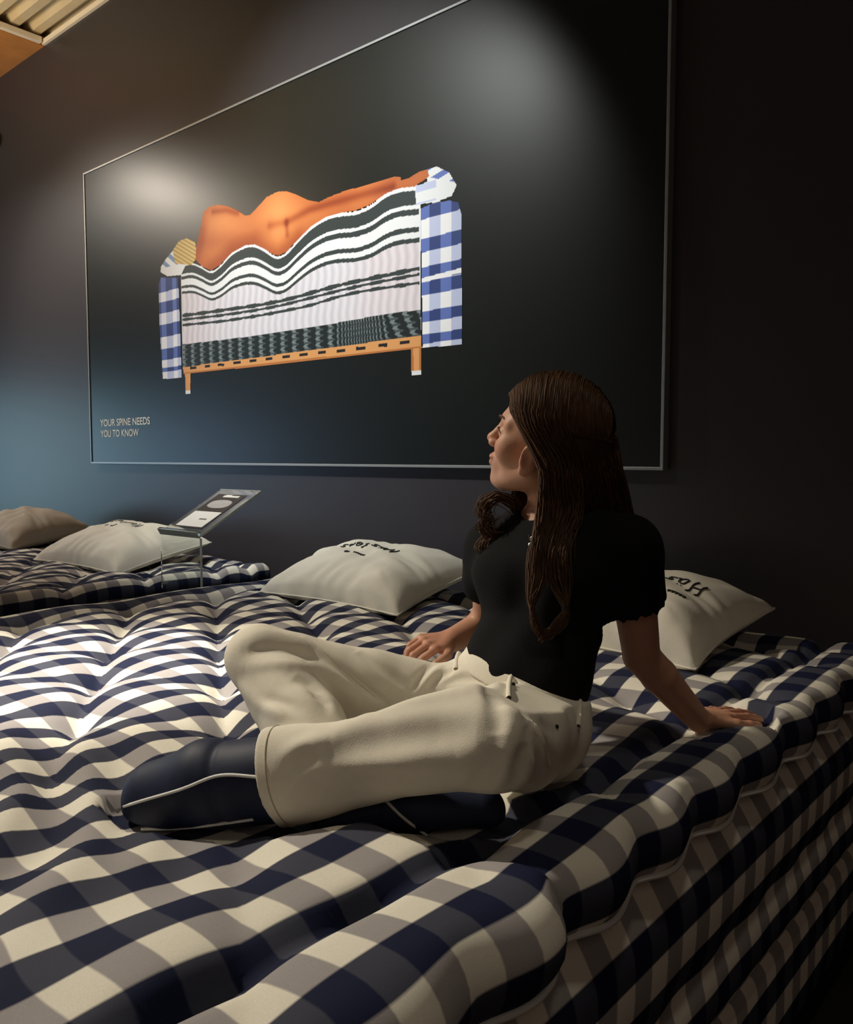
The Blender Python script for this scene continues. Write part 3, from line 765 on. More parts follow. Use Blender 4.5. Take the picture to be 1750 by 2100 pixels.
def surface(sol, h, region=None):
    lo, hi = sol.bounds() if region is None else map(np.asarray, region)
    B = 8; S = B*h; nb = np.ceil((hi-lo)/S).astype(int)
    bi = np.stack(np.meshgrid(*[np.arange(n) for n in nb], indexing='ij'), -1).reshape(-1, 3)
    ctr = lo + (bi + 0.5)*S
    mac = (bi//4); key = (mac[:, 0]*1000 + mac[:, 1])*1000 + mac[:, 2]
    order = np.argsort(key, kind='stable'); bi, ctr, key = bi[order], ctr[order], key[order]
    cuts = np.concatenate([[0], np.nonzero(np.diff(key))[0] + 1, [len(key)]])
    g = np.arange(B+1); off = np.stack(np.meshgrid(g, g, g, indexing='ij'), -1).reshape(-1, 3)
    cell_id, cell_pos, E = [], [], []
    DIM = nb*B + 3
    lid = lambda c: ((c[..., 0] + 1)*DIM[1] + (c[..., 1] + 1))*DIM[2] + (c[..., 2] + 1)
    corner = np.array([(a, b, c) for a in (0, 1) for b in (0, 1) for c in (0, 1)])
    edges = [(0,1),(2,3),(4,5),(6,7),(0,2),(1,3),(4,6),(5,7),(0,4),(1,5),(2,6),(3,7)]
    for s0, s1 in zip(cuts[:-1], cuts[1:]):
        c = ctr[s0:s1]; mc = c.mean(0); mr = np.linalg.norm(c - mc, axis=1).max() + S
        d = sol.ev(c, mc, mr)
        act = np.abs(d) < S*1.35
        if not act.any(): continue
        b = bi[s0:s1][act]
        base = b*B
        ijk = base[:, None] + off[None]
        P = lo + ijk*h
        V = sol.ev(P.reshape(-1, 3), mc, mr).reshape(len(b), B+1, B+1, B+1)
        cv = np.stack([V[:, x:x+B, y:y+B, z:z+B] for x, y, z in corner], -1)
        neg = cv < 0; mixed = neg.any(-1) & ~neg.all(-1)
        w = np.argwhere(mixed)
        if len(w) == 0: continue
        vals = cv[mixed]; acc = np.zeros((len(w), 3)); cnt = np.zeros(len(w))
        for e0, e1 in edges:
            va, vb = vals[:, e0], vals[:, e1]; cr = (va < 0) != (vb < 0)
            t = np.where(cr, va/np.where(cr, va-vb, 1), 0)
            acc += np.where(cr[:, None], corner[e0] + t[:, None]*(corner[e1]-corner[e0]), 0); cnt += cr
        ci = base[w[:, 0]] + w[:, 1:]
        cell_id.append(lid(ci)); cell_pos.append(lo + (ci + acc/cnt[:, None])*h)
        for ax in range(3):
            A = V[:, :B, :B, :B]; sl = [slice(0, B)]*3; sl[ax] = slice(1, B+1)
            Bv = V[(slice(None), *sl)]
            x = np.argwhere((A < 0) != (Bv < 0))
            if len(x):
                pos = base[x[:, 0]] + x[:, 1:]; E.append((ax, pos, A[tuple(x.T)] < 0))
    ids = np.concatenate(cell_id); pos = np.concatenate(cell_pos)
    u, first = np.unique(ids, return_index=True); pos = pos[first]
    quads = []
    for ax, c, inn in E:
        j, k = (ax+1) % 3, (ax+2) % 3
        ej = np.eye(3, dtype=int)[j]; ek = np.eye(3, dtype=int)[k]
        q = np.stack([lid(c-ej-ek), lid(c-ek), lid(c), lid(c-ej)], -1)
        q = np.where(inn[:, None], q, q[:, ::-1])
        ix = np.searchsorted(u, q); ix = np.minimum(ix, len(u)-1); ok = (u[ix] == q).all(1)
        quads.append(ix[ok])
    return pos, np.concatenate(quads)

# ------------------------------------------------------------------ the woman on the bed
M['skin'] = colour_attr_mat('skin', 0.5, 0.4, sss=0.12)
M['shirt'] = mat('black_cotton_knit', (0.006, 0.006, 0.007), 0.9, bump=0.3, bscale=300, spec=0.15)
M['denim'] = mat('off_white_denim', (0.84, 0.79, 0.67), 0.85, noise=0.05, nscale=60, bump=0.25, bscale=500, spec=0.2)
M['thread'] = mat('tan_stitching', (0.48, 0.40, 0.28), 0.8)
M['rivet'] = mat('dark_rivet', (0.05, 0.04, 0.03), 0.4, metal=0.8)
M['slipper'] = mat('navy_nylon', (0.009, 0.016, 0.048), 0.6, bump=0.15, bscale=60, spec=0.4)
M['hair'] = mat('auburn_hair', (0.085, 0.032, 0.012), 0.42, noise=0.45, nscale=18, spec=0.5)
M['eye_white'] = mat('eye', (0.75, 0.72, 0.68), 0.15)
M['iris'] = mat('brown_iris', (0.05, 0.03, 0.02), 0.1)
M['brow'] = mat('brown_eyebrow', (0.10, 0.05, 0.025), 0.8)
M['silver'] = mat('silver_chain', (0.75, 0.74, 0.72), 0.25, metal=1.0)

SEAT = np.array((-0.8579, 1.2728, 0.8443)); SEAT[2] = 0.845
woman = empty('person', SEAT, 'woman in black t-shirt and white wide-leg jeans sitting cross-legged on the bed', 'person')

A3 = lambda *p: np.array(p, float)
LHIP, RHIP = A3(*(-0.8321, 1.2896, 0.9295)), A3(*(-0.9860, 1.3138, 0.9143))
LKNEE, RKNEE = A3(*(-0.7274, 0.9901, 1.0173)), A3(*(-1.2506, 0.9641, 1.0584))
LANK, RANK = A3(*(-1.0403, 0.8229, 0.9248)), A3(*(-0.9422, 0.9170, 0.8754))
PELV = A3(*(-0.9018, 1.3161, 0.9382)); WAIST = A3(*(-0.9078, 1.3521, 1.0289)); CHEST = A3(*(-0.8981, 1.4136, 1.1772)); UPCH = A3(*(-0.8982, 1.4397, 1.2485))
LSH, RSH = A3(*(-0.7406, 1.4325, 1.2702)), A3(*(-1.0464, 1.4171, 1.2477))
LELB, LWR = A3(*(-0.7595, 1.5348, 1.0385)), A3(*(-0.7057, 1.6937, 0.8802))
RELB, RWR = A3(*(-1.1409, 1.5372, 1.0575)), A3(*(-1.1593, 1.4259, 1.0313))
NECK0, NECK1 = A3(*(-0.9108, 1.4459, 1.2919)), A3(*(-0.9019, 1.4116, 1.4160))
# torso frames
PF = _n((-0.2602, -0.9661, 0.0375)); PL = _n((0.9658, -0.2580, 0.0556))
CL = _n(LSH - RSH); TU = _n(NECK0 - WAIST); CF = _n(np.cross(CL, TU)); CF = CF if CF @ A3(*(-0.0076, -0.9978, 0.0502)) > 0 else -CF
CL = _n(np.cross(TU, CF)); CL = CL if CL @ (LSH-RSH) > 0 else -CL
TA = np.stack([CL, CF, TU])
UPZ = A3(0, 0, 1)
PU = _n(np.cross(PL, PF)); PU = PU if PU[2] > 0 else -PU
PA = np.stack([PL, PF, PU])

# head frame
pit, yaw, rol = math.radians(17), math.radians(19), math.radians(16)
f_c = np.array([-math.cos(pit)*math.cos(yaw), -math.sin(pit), math.cos(pit)*math.sin(yaw)])
l0 = np.array([-math.sin(yaw), 0, -math.cos(yaw)])
u0 = np.array([math.sin(pit)*math.cos(yaw), -math.cos(pit), -math.sin(pit)*math.sin(yaw)])
u_c = math.cos(rol)*u0 + math.sin(rol)*l0; l_c = math.cos(rol)*l0 - math.sin(rol)*u0
CAM = np.array([(0.7550, 0.6557, 0.0000), (0.0439, -0.0506, -0.9978), (-0.6543, 0.7533, -0.0670)])
HF, HL, HU = f_c @ CAM, l_c @ CAM, u_c @ CAM
HO = A3(*(-0.9046, 1.4008, 1.4708))
HA = np.stack([HF, HL, HU])
def hd(f, l, u): return HO + HF*f + HL*l + HU*u

def add_head(s):
    s.ell(hd(-0.012, 0, 0.035), (0.098, 0.073, 0.086), HA, 0.01)
    s.ell(hd(0.036, 0, -0.020), (0.054, 0.059, 0.082), HA, 0.03)
    for g in (-1, 1):
        s.cone(hd(0.004, 0.049*g, -0.056), hd(0.058, 0.018*g, -0.098), 0.025, 0.019, 0.030)
        s.ell(hd(0.062, 0.040*g, -0.026), (0.024, 0.024, 0.026), HA, 0.025)
        s.cone(hd(0.083, 0.012*g, 0.026), hd(0.066, 0.046*g, 0.022), 0.010, 0.009, 0.014)
    s.ell(hd(0.074, 0, -0.102), (0.020, 0.022, 0.017), HA, 0.018)
    s.ell(hd(0.077, 0, -0.066), (0.022, 0.026, 0.026), HA, 0.018)
    for g in (-1, 1):
        s.ell(hd(0.094, 0.033*g, 0.002), (0.020, 0.019, 0.013), HA, 0.012, 's')
        s.ell(hd(0.0735, 0.032*g, 0.001), (0.0155, 0.0155, 0.0150), HA, 0.004)
    # nose
    s.cone(hd(0.087, 0, 0.016), hd(0.106, 0, -0.020), 0.0072, 0.0090, 0.010)
    s.ell(hd(0.1085, 0, -0.025), (0.0105, 0.0098, 0.0088), HA, 0.008)
    for g in (-1, 1):
        s.ell(hd(0.100, 0.012*g, -0.031), (0.011, 0.0075, 0.008), HA, 0.006)
        s.ell(hd(0.104, 0.0065*g, -0.0385), (0.005, 0.0035, 0.004), HA, 0.003, 's')
    # lips
    s.ell(hd(0.0965, 0, -0.0585), (0.0085, 0.021, 0.0062), HA, 0.006)
    s.ell(hd(0.0950, 0, -0.0705), (0.0085, 0.018, 0.0068), HA, 0.006)
    s.cone(hd(0.1040, -0.018, -0.0645), hd(0.1040, 0.018, -0.0645), 0.0014, 0.0014, 0.004, 's')
    s.cone(hd(0.101, 0, -0.044), hd(0.102, 0, -0.052), 0.0022, 0.0028, 0.006, 's')
    # ears
    for g in (-1, 1):
        ax = np.stack([_n(HF*0.9 + HL*0.35*g), _n(HL*g - HF*0.35), HU])
        s.ell(hd(0.006, 0.0785*g, -0.024), (0.018, 0.0085, 0.031), ax, 0.006)
        s.ell(hd(0.013, 0.0785*g, -0.049), (0.0095, 0.006, 0.0115), ax, 0.006)
        s.ell(hd(0.011, 0.0890*g, -0.022), (0.0095, 0.0075, 0.017), ax, 0.005, 's')
        s.ell(hd(0.0190, 0.0795*g, -0.032), (0.005, 0.006, 0.008), ax, 0.004)

def hand(s, wr, d, nrm, side, spread, curl, sc=1.0):
    """palm and five fingers; d = finger direction, nrm = back of the hand, side = +1 when the thumb lies to nrm x d"""
    d = _n(d); nrm = _n(nrm - d*(nrm @ d)); t = np.cross(nrm, d)*side
    kn = []
    for i, (o, L) in enumerate(((0.030, 0.082), (0.010, 0.088), (-0.011, 0.083), (-0.030, 0.074))):
        k = wr + d*L*sc + t*o*sc - nrm*abs(o)*0.10
        s.cone(wr + t*o*0.45*sc + d*0.012, k, 0.0150*sc, 0.0105*sc, 0.012, flat=nrm, fs=1.15)
        kn.append((k, o))
    s.cone(wr + t*0.012*sc + d*0.025, wr + t*0.030*sc + d*0.055*sc - nrm*0.004, 0.016*sc, 0.013*sc, 0.012)
    for (k, o), ln in zip(kn, ((0.040, 0.024, 0.019), (0.044, 0.028, 0.021), (0.041, 0.026, 0.020), (0.032, 0.020, 0.018))):
        p, ang, r = k, 0.0, 0.0093*sc*(0.88 if o < -0.02 else 1)
        dd = _n(d + t*o*spread)
        for m, l in enumerate(ln):
            ang += curl[m]
            q = p + (dd*math.cos(ang) - nrm*math.sin(ang))*l*sc
            s.cone(p, q, r, r*0.90, 0.0035); p = q; r *= 0.90
    p = wr + t*0.026*sc + d*0.030*sc - nrm*0.004
    for (a, b, c_), l, r in (((0.75, 0.62, -0.10), 0.040, 0.0115), ((0.90, 0.42, -0.12), 0.030, 0.0098), ((0.97, 0.25, -0.15), 0.024, 0.0088)):
        q = p + _n(d*a + t*b + nrm*c_)*l*sc; s.cone(p, q, r*sc, r*0.9*sc, 0.006); p = q

def make_body():
    s = Solid()
    # trunk (inside the clothes)
    s.ell(PELV, (0.140, 0.095, 0.105), PA, 0.03)
    s.ell(WAIST, (0.112, 0.080, 0.11), TA, 0.05)
    s.ell(CHEST, (0.130, 0.088, 0.13), TA, 0.05)
    s.cone(LSH, RSH, 0.046, 0.046, 0.05)
    s.cone(NECK0 + CF*0.005, NECK1, 0.050, 0.046, 0.04)
    s.cone(NECK1, hd(-0.015, 0, -0.02), 0.046, 0.050, 0.03)
    s.cone(NECK0 - TU*0.03, (LSH + NECK0)/2 + TU*0.01, 0.050, 0.040, 0.05); s.cone(NECK0 - TU*0.03, (RSH + NECK0)/2 + TU*0.01, 0.050, 0.040, 0.05)
    add_head(s)
    # arms
    s.cone(LSH, LELB, 0.046, 0.037, 0.03)
    s.chain([LELB, LELB*0.70 + LWR*0.30, LWR], [0.036, 0.0365, 0.0265], 0.006)
    s.chain([RSH, RELB], [0.046, 0.038], 0.03); s.chain([RELB, RWR], [0.038, 0.027], 0.02)
    hand(s, LWR, A3(*(-0.6682, 1.8985, 0.8770)) - LWR, A3(0, 0, 1.0), -1, 6.5, (0.10, 0.14, 0.06), 1.04)
    hand(s, RWR, A3(*(-1.1709, 1.3368, 1.0381)) - RWR, A3(*(0.1788, -0.4346, 0.8317)), 1, 1.5, (0.55, 0.75, 0.5), 0.95)
    # legs
    s.chain([LHIP, LKNEE], [0.070, 0.050], 0.03); s.chain([LKNEE, LANK], [0.050, 0.034], 0.02)
    s.chain([RHIP, RKNEE], [0.070, 0.050], 0.03); s.chain([RKNEE, RANK], [0.050, 0.034], 0.02)
    s.cone(LANK, LANK + LFOOT*0.15, 0.032, 0.026, 0.02); s.cone(RANK, RANK + RFOOT*0.15, 0.032, 0.026, 0.02)
    v, f = surface(s, 0.0024)
    q = (v - HO) @ HA.T
    col = np.broadcast_to(np.array((0.56, 0.30, 0.195)), v.shape).copy()
    face = (np.abs(q) < 0.14).all(1)
    lip = face*np.exp(-(((q[:, 0]-0.102)/0.014)**2 + (q[:, 1]/0.021)**2 + ((q[:, 2]+0.0645)/0.0115)**2)**2)
    blush = face*np.exp(-(((q[:, 0]-0.07)/0.03)**2 + ((np.abs(q[:, 1])-0.045)/0.022)**2 + ((q[:, 2]+0.03)/0.022)**2))
    nose = face*np.exp(-(((q[:, 0]-0.115)/0.012)**2 + (q[:, 1]/0.018)**2 + ((q[:, 2]+0.028)/0.014)**2))
    ear = face*(np.abs(q[:, 1]) > 0.074)
    for w, c in ((lip*0.9, (0.45, 0.13, 0.11)), (blush*0.45, (0.58, 0.22, 0.15)), (nose*0.45, (0.58, 0.20, 0.14)), (ear*0.3, (0.56, 0.22, 0.15))):
        col = col*(1-w[:, None]) + np.array(c)*w[:, None]
    for hw in (A3(*(-0.6810, 1.8146, 0.8792)), A3(*(-1.1806, 1.3674, 1.0293))):
        w = 0.35*smoothstep(0.10, 0.04, np.linalg.norm(v - hw, axis=1)); col = col*(1-w[:, None]) + np.array((0.56, 0.22, 0.14))*w[:, None]
    mesh_from('body', v, f, M['skin'], woman, offset=SEAT, colours=col)

LFOOT = _n(A3(*(-1.2593, 0.7136, 0.8646)) - LANK); RFOOT = _n(A3(*(-0.7845, 1.0337, 0.8716)) - RANK)
make_body()

# eyes, brows, lashes
def ball(name, c, r, m, parent):
    th, ph = np.meshgrid(np.linspace(0, math.pi, 12), np.linspace(0, 2*math.pi, 20), indexing='ij')
    v = np.stack([np.sin(th)*np.cos(ph), np.sin(th)*np.sin(ph), np.cos(th)], -1).reshape(-1, 3)*r + c
    i = np.arange(11)[:, None]; j = np.arange(19)[None]
    f = np.stack([i*20+j, (i+1)*20+j, (i+1)*20+j+1, i*20+j+1], -1).reshape(-1, 4)
    return mesh_from(name, v, f, m, parent, offset=SEAT)
for g in (-1, 1):
    e = ball('eye', hd(0.0765, 0.031*g, 0.001), 0.0112, M['eye_white'], woman)
    ball('iris', hd(0.0765 + 0.0064, 0.0305*g, 0.001), 0.0056, M['iris'], e)
    pts = [hd(0.094, 0.014*g, 0.022), hd(0.095, 0.024*g, 0.029), hd(0.086, 0.036*g, 0.031), hd(0.071, 0.048*g, 0.024)]
    v, f = tube(spline(pts, 16), np.interp(np.linspace(0, 1, 16), [0, 0.3, 1], [0.0022, 0.0030, 0.0012]), 6)
    mesh_from('eyebrow', v, f, M['brow'], woman, offset=SEAT)
    pts = [hd(0.0880, 0.022*g, 0.004), hd(0.0925, 0.030*g, 0.0075), hd(0.0895, 0.038*g, 0.0065), hd(0.081, 0.045*g, 0.001)]
    v, f = tube(spline(pts, 14), 0.0014, 5)
    mesh_from('eyelash', v, f, M['brow'], woman, offset=SEAT)

# ---- black t-shirt
def shirt_wrinkle(p):
    q = p - CHEST; a, b, c = q @ CL, q @ CF, q @ TU
    return 0.0022*np.sin(26*c + 14*a + 3*np.sin(9*b)) + 0.0018*np.sin(40*a - 22*c + 2*np.sin(14*a)) + 0.0014*np.sin(55*c - 25*b)
def make_shirt():
    s = Solid()
    s.ell(WAIST - TU*0.02, (0.131, 0.098, 0.16), TA, 0.05)
    s.ell(CHEST, (0.146, 0.104, 0.155), TA, 0.05)
    s.cone(LSH - TU*0.004, RSH - TU*0.004, 0.056, 0.056, 0.06)
    for g in (-1, 1): s.ell(CHEST + CF*0.066 + CL*0.066*g + TU*0.005, (0.062, 0.055, 0.062), TA, 0.05)
    s.cone(NECK0 - TU*0.03, (LSH + NECK0)/2 + TU*0.004, 0.056, 0.050, 0.05); s.cone(NECK0 - TU*0.03, (RSH + NECK0)/2 + TU*0.004, 0.056, 0.050, 0.05)
    # waist hem, cut along the tilted hem line
    hl, hm, hr = A3(*(-0.9853, 1.2357, 1.0735)), A3(*(-0.8328, 1.2569, 1.0173)), A3(*(-0.8214, 1.4208, 0.9572))
    n = _n(np.cross(hr - hl, hm - hl)); n = n if n @ TU < 0 else -n
    s.cut(hl + n*0.026, n)
    # sleeves
    ua = _n(LELB - LSH); le = LSH + ua*0.125
    s.cone(LSH, LSH + ua*0.17, 0.058, 0.068, 0.03)
    e1 = _n(np.cross(ua, TU)); e2 = np.cross(ua, e1)
    def sleeve_end(p):
        q = p - LSH; t = q @ ua; w = q - t[:, None]*ua; a = np.arctan2(w @ e2, w @ e1)
        return np.maximum(0.126 + 0.0022*np.sin(17*a) + 0.003*np.sin(5*a) + 0.0015*np.sin(29*a) - t, np.sqrt((w*w).sum(1)) - 0.098)
    s.add(sleeve_end, LSH + ua*0.19, 0.13, 0.003, 's')
    s.ell(PELV + PU*0.055 + PF*0.008, (0.137, 0.103, 0.13), PA, 0.03)
    ub = _n(RELB - RSH)
    s.cone(RSH, RSH + ub*0.10, 0.056, 0.066, 0.03)
    s.cone(RSH + ub*0.16, RSH + ub*0.30, 0.075, 0.09, 0.004, 's')
    # neck opening
    s.cone(NECK0 + TU*0.008 + CF*0.020, NECK1, 0.060, 0.075, 0.006, 's')
    s.cone(LSH + ua*0.10, LSH + ua*0.30, 0.050, 0.055, 0.004, 's')
    s.post = shirt_wrinkle
    v, f = surface(s, 0.0032)
    shirt = mesh_from('tshirt', v, f, M['shirt'], woman, offset=SEAT)
make_shirt()

# ---- white wide-leg jeans
EYE = np.array((0, 0, CAM_H))
def verts_of(o):
    a = np.empty(len(o.data.vertices)*3, dtype=np.float32); o.data.vertices.foreach_get('co', a); return a.reshape(-1, 3).astype(float) + SEAT
def on_cloth(pts, cloth, lift=0.0015, rad=0.0045):
    """move points along their sight line on to the cloth, i.e. lay a seam or a crease on the garment"""
    out = []
    for p in np.asarray(pts, float):
        d = _n(p - EYE); q = cloth - EYE; t = q @ d; r = np.linalg.norm(q - t[:, None]*d, axis=1)
        near = r < rad
        if not near.any(): near = r < r.min() + 0.002
        t0 = t[near].min(); t0 = t[near & (t < t0 + 0.03)].mean()
        out.append(EYE + d*(t0 - lift))
    return np.array(out)
FOLDS = []   # polyline on the cloth, depth (+ = groove, - = ridge), width
def fold_depth(p):
    d = np.zeros(len(p))
    for pl, c, R, amp, wid in FOLDS:
        m = np.linalg.norm(p - c, axis=1) < R + 3*wid
        if not m.any(): continue
        x = p[m]; best = np.full(len(x), 9.0); tt = np.zeros(len(x)); n = len(pl) - 1
        for i in range(n):
            a, b = pl[i], pl[i+1]; ab = b-a; t = np.clip((x-a) @ ab/(ab @ ab), 0, 1)
            e = ((x - a - t[:, None]*ab)**2).sum(1); k = e < best; best[k] = e[k]; tt[k] = (i + t[k])/n
        d[m] += amp*np.exp(-best/(wid*wid))*np.sin(np.clip(tt, 0.03, 0.97)*math.pi)**0.7
    return d
def jeans_wrinkle(p):
    d = 0.0022*np.sin(31*p[:, 0] + 23*p[:, 2] + 2*np.sin(17*p[:, 1])) + 0.0012*np.sin(47*p[:, 1] - 39*p[:, 2] + 2*np.sin(21*p[:, 0]))
    return d + fold_depth(p)
SH = _n(LANK - LKNEE)
LHEM = LANK - SH*0.006
def make_jeans(h, final):
    s = Solid()
    s.ell(PELV + PU*0.0, (0.146, 0.112, 0.116), PA, 0.03)
    s.ell(PELV + PU*0.055 + PF*0.008, (0.138, 0.104, 0.12), PA, 0.04)
    # right (far) leg
    s.chain([RHIP, RHIP*0.45 + RKNEE*0.55, RKNEE], [0.084, 0.072, 0.060], 0.02)
    s.chain([RKNEE, RKNEE*0.5 + RANK*0.5, RKNEE*0.22 + RANK*0.78], [0.060, 0.068, 0.062], 0.02)
    # left (near) leg: thigh comes forward, calf runs across
    s.chain([LHIP, LHIP*0.4 + LKNEE*0.6, LKNEE], [0.088, 0.084, 0.072], 0.02)
    mid = LKNEE*0.45 + LANK*0.55 + A3(0, 0, 0.003)
    upn = _n(A3(0, 0, 1) - SH*SH[2]); fl = np.cross(SH, upn)
    calf = Solid()
    calf.chain([LKNEE, mid, LHEM + SH*0.06], [0.070, 0.066, 0.084], 0.02, flat=fl, fs=1.25)
    hn = _n(SH + A3(*(-0.0160, -0.0121, 0.0200)))
    calf.cut(LHEM, hn, 0.002)
    calf.cone(LHEM + SH*0.10, LHEM - SH*0.022, 0.082, 0.056, 0.004, 's', flat=fl, fs=1.25)
    cc_ = (LKNEE + LHEM)/2
    s.add(lambda p: calf.ev(p), cc_, np.linalg.norm(LHEM - LKNEE)/2 + 0.13, 0.03)
    s.ell(A3(*(-0.9831, 1.2575, 0.9990)), (0.060, 0.060, 0.046), PA, 0.03)
    # waist line
    wl, wm, wr = A3(*(-1.0109, 1.2404, 1.0783)), A3(*(-0.8504, 1.2432, 1.0351)), A3(*(-0.8250, 1.4190, 0.9725))
    n = _n(np.cross(wr - wl, wm - wl)); n = n if n @ TU > 0 else -n
    s.cut(wl, n)
    s.post = jeans_wrinkle
    v, f = surface(s, h)
    if not final: return v
    return mesh_from('jeans', v, f, M['denim'], woman, offset=SEAT)

rough = make_jeans(0.006, False)
def fold(amp, wid, *pts):
    pl = spline(on_cloth(pts, rough, 0.0, 0.009), 8); c = pl.mean(0)
    FOLDS.append((pl, c, np.linalg.norm(pl - c, axis=1).max(), amp, wid))
# far leg
fold(0.0100, 0.011, (-1.2152, 0.9045, 1.0876), (-1.1725, 0.9422, 1.0946), (-1.1187, 0.9872, 1.0754))
fold(-0.0075, 0.015, (-1.2195, 0.9027, 1.1104), (-1.1668, 0.9490, 1.1165), (-1.1194, 0.9880, 1.0903))
fold(-0.0075, 0.012, (-1.2174, 0.9003, 1.0614), (-1.1646, 0.9465, 1.0666), (-1.1246, 0.9806, 1.0579))
fold(0.0088, 0.008, (-1.1436, 0.9690, 1.1139), (-1.0916, 1.0095, 1.0614), (-1.0227, 1.0638, 0.9984))
fold(-0.0088, 0.014, (-1.1353, 0.9729, 1.0771), (-1.0906, 1.0083, 1.0378), (-1.0521, 1.0375, 0.9897))
fold(0.0100, 0.014, (-1.1505, 0.9570, 1.0465), (-1.1128, 0.9871, 1.0159), (-1.0680, 1.0224, 0.9765))
fold(0.0063, 0.009, (-1.1227, 0.9784, 1.0159), (-1.1019, 0.9946, 0.9940), (-1.0877, 1.0050, 0.9722))
fold(-0.0063, 0.014, (-1.2261, 0.8902, 1.0334), (-1.1879, 0.9198, 0.9940), (-1.1337, 0.9644, 0.9652))
fold(0.0075, 0.012, (-1.2017, 0.9090, 1.0072), (-1.1480, 0.9541, 0.9897), (-1.1075, 0.9877, 0.9722))
fold(0.0088, 0.012, (-1.0664, 1.0339, 1.0903), (-1.0252, 1.0667, 1.0553), (-0.9907, 1.0939, 1.0246))
# lap
fold(0.0100, 0.008, (-0.9893, 1.0949, 1.0229), (-0.9769, 1.1074, 1.0421), (-0.9628, 1.1219, 1.0666))
fold(0.0100, 0.008, (-0.9695, 1.1122, 1.0229), (-0.9518, 1.1293, 1.0439), (-0.9293, 1.1502, 1.0579))
fold(0.0100, 0.009, (-0.9479, 1.1314, 1.0290), (-0.9252, 1.1521, 1.0404), (-0.8954, 1.1780, 1.0404))
fold(-0.0075, 0.009, (-0.9775, 1.1054, 1.0246), (-0.9619, 1.1208, 1.0465), (-0.9462, 1.1362, 1.0666))
# near leg
fold(-0.0125, 0.016, (-0.8333, 0.8364, 1.0713), (-0.7813, 0.8835, 1.0923), (-0.7341, 0.9255, 1.1035), (-0.7077, 0.9485, 1.1049))
fold(0.0150, 0.022, (-0.8939, 0.7778, 1.0028), (-0.8315, 0.8343, 1.0293), (-0.7685, 0.8901, 1.0412), (-0.7130, 0.9386, 1.0447))
fold(-0.0088, 0.020, (-0.8608, 0.8040, 0.9748), (-0.7982, 0.8602, 0.9958), (-0.7355, 0.9163, 1.0132))
fold(0.0112, 0.014, (-0.8870, 0.7806, 0.9678), (-0.8399, 0.8226, 0.9804), (-0.7764, 0.8779, 0.9818))
fold(0.0088, 0.011, (-0.8914, 0.7749, 0.9468), (-0.8602, 0.8032, 0.9594), (-0.8128, 0.8449, 0.9664))
fold(0.0100, 0.014, (-0.9194, 0.7537, 0.9818), (-0.9087, 0.7649, 1.0028), (-0.8892, 0.7831, 1.0167))
fold(-0.0088, 0.014, (-0.9256, 0.7502, 1.0028), (-0.9054, 0.7697, 1.0237), (-0.8741, 0.7978, 1.0342))
fold(0.0088, 0.012, (-0.9120, 0.7558, 0.9328), (-0.9024, 0.7663, 0.9573), (-0.8926, 0.7764, 0.9748))
fold(0.0112, 0.013, (-0.7050, 0.9507, 1.1021), (-0.6968, 0.9552, 1.0727), (-0.6931, 0.9552, 1.0377))
fold(-0.0100, 0.016, (-0.6857, 0.9660, 1.0867), (-0.6786, 0.9685, 1.0447), (-0.6807, 0.9623, 0.9958))
fold(0.0125, 0.016, (-0.7226, 0.9229, 0.9622), (-0.7026, 0.9426, 0.9888), (-0.6936, 0.9536, 1.0237))
fold(0.0112, 0.014, (-0.6749, 0.9642, 0.9608), (-0.6669, 0.9743, 0.9958), (-0.6663, 0.9779, 1.0307))
fold(0.0112, 0.010, (-0.6644, 0.9821, 1.0587), (-0.6512, 0.9904, 1.0237), (-0.6430, 0.9938, 0.9818))
fold(-0.0075, 0.009, (-0.6570, 0.9885, 1.0587), (-0.6433, 0.9973, 1.0237), (-0.6338, 1.0024, 0.9888))
fold(0.0100, 0.010, (-0.6482, 0.9955, 1.0517), (-0.6352, 1.0040, 1.0202), (-0.6276, 1.0081, 0.9923))
fold(0.0088, 0.010, (-0.6747, 0.9747, 1.0762), (-0.6530, 0.9925, 1.0643), (-0.6309, 1.0099, 1.0447))
jeans = make_jeans(0.0030, True)

JV = verts_of(jeans)

# waistband, loops, rivets, seams
def make_waistband():
    s = Solid()
    s.ell(PELV + PU*0.0, (0.146+0.004, 0.112+0.004, 0.116+0.004), PA, 0.03)
    s.ell(PELV + PU*0.055 + PF*0.008, (0.138+0.004, 0.104+0.004, 0.124), PA, 0.04)
    wl, wm, wr = A3(*(-1.0109, 1.2404, 1.0783)), A3(*(-0.8504, 1.2432, 1.0351)), A3(*(-0.8250, 1.4190, 0.9725))
    n = _n(np.cross(wr - wl, wm - wl)); n = n if n @ TU > 0 else -n
    s.cut(wl + n*0.002, n, 0.003); s.cut(wl - n*0.036, -n, 0.003)
    v, f = surface(s, 0.0032)
    return mesh_from('waistband', v, f, M['denim'], jeans, offset=SEAT)
wb = make_waistband()
WV = np.vstack([verts_of(wb), JV])
def seam(name, pts, rad, m, parent, cloth, n=24, lift=0.0005, sides=5):
    p = on_cloth(spline([np.array(q) for q in pts], n), cloth, lift)
    k = np.array([0.25, 0.5, 0.25]); 
    for _ in range(2): p[1:-1] = k[0]*p[:-2] + k[1]*p[1:-1] + k[2]*p[2:]
    v, f = tube(p, rad, sides); return mesh_from(name, v, f, m, parent, offset=SEAT)
for pts in ([(-0.9877, 1.2327, 1.0641), (-0.9907, 1.2291, 1.0529), (-0.9912, 1.2268, 1.0324)], [(-0.8528, 1.2158, 1.0491), (-0.8559, 1.2114, 1.0299), (-0.8548, 1.2102, 1.0054)], [(-0.8102, 1.3792, 0.9783), (-0.8071, 1.3799, 0.9550), (-0.8092, 1.3752, 0.9223)]):
    seam('belt_loop', pts, 0.0046, M['denim'], jeans, WV, 8, 0.0012)
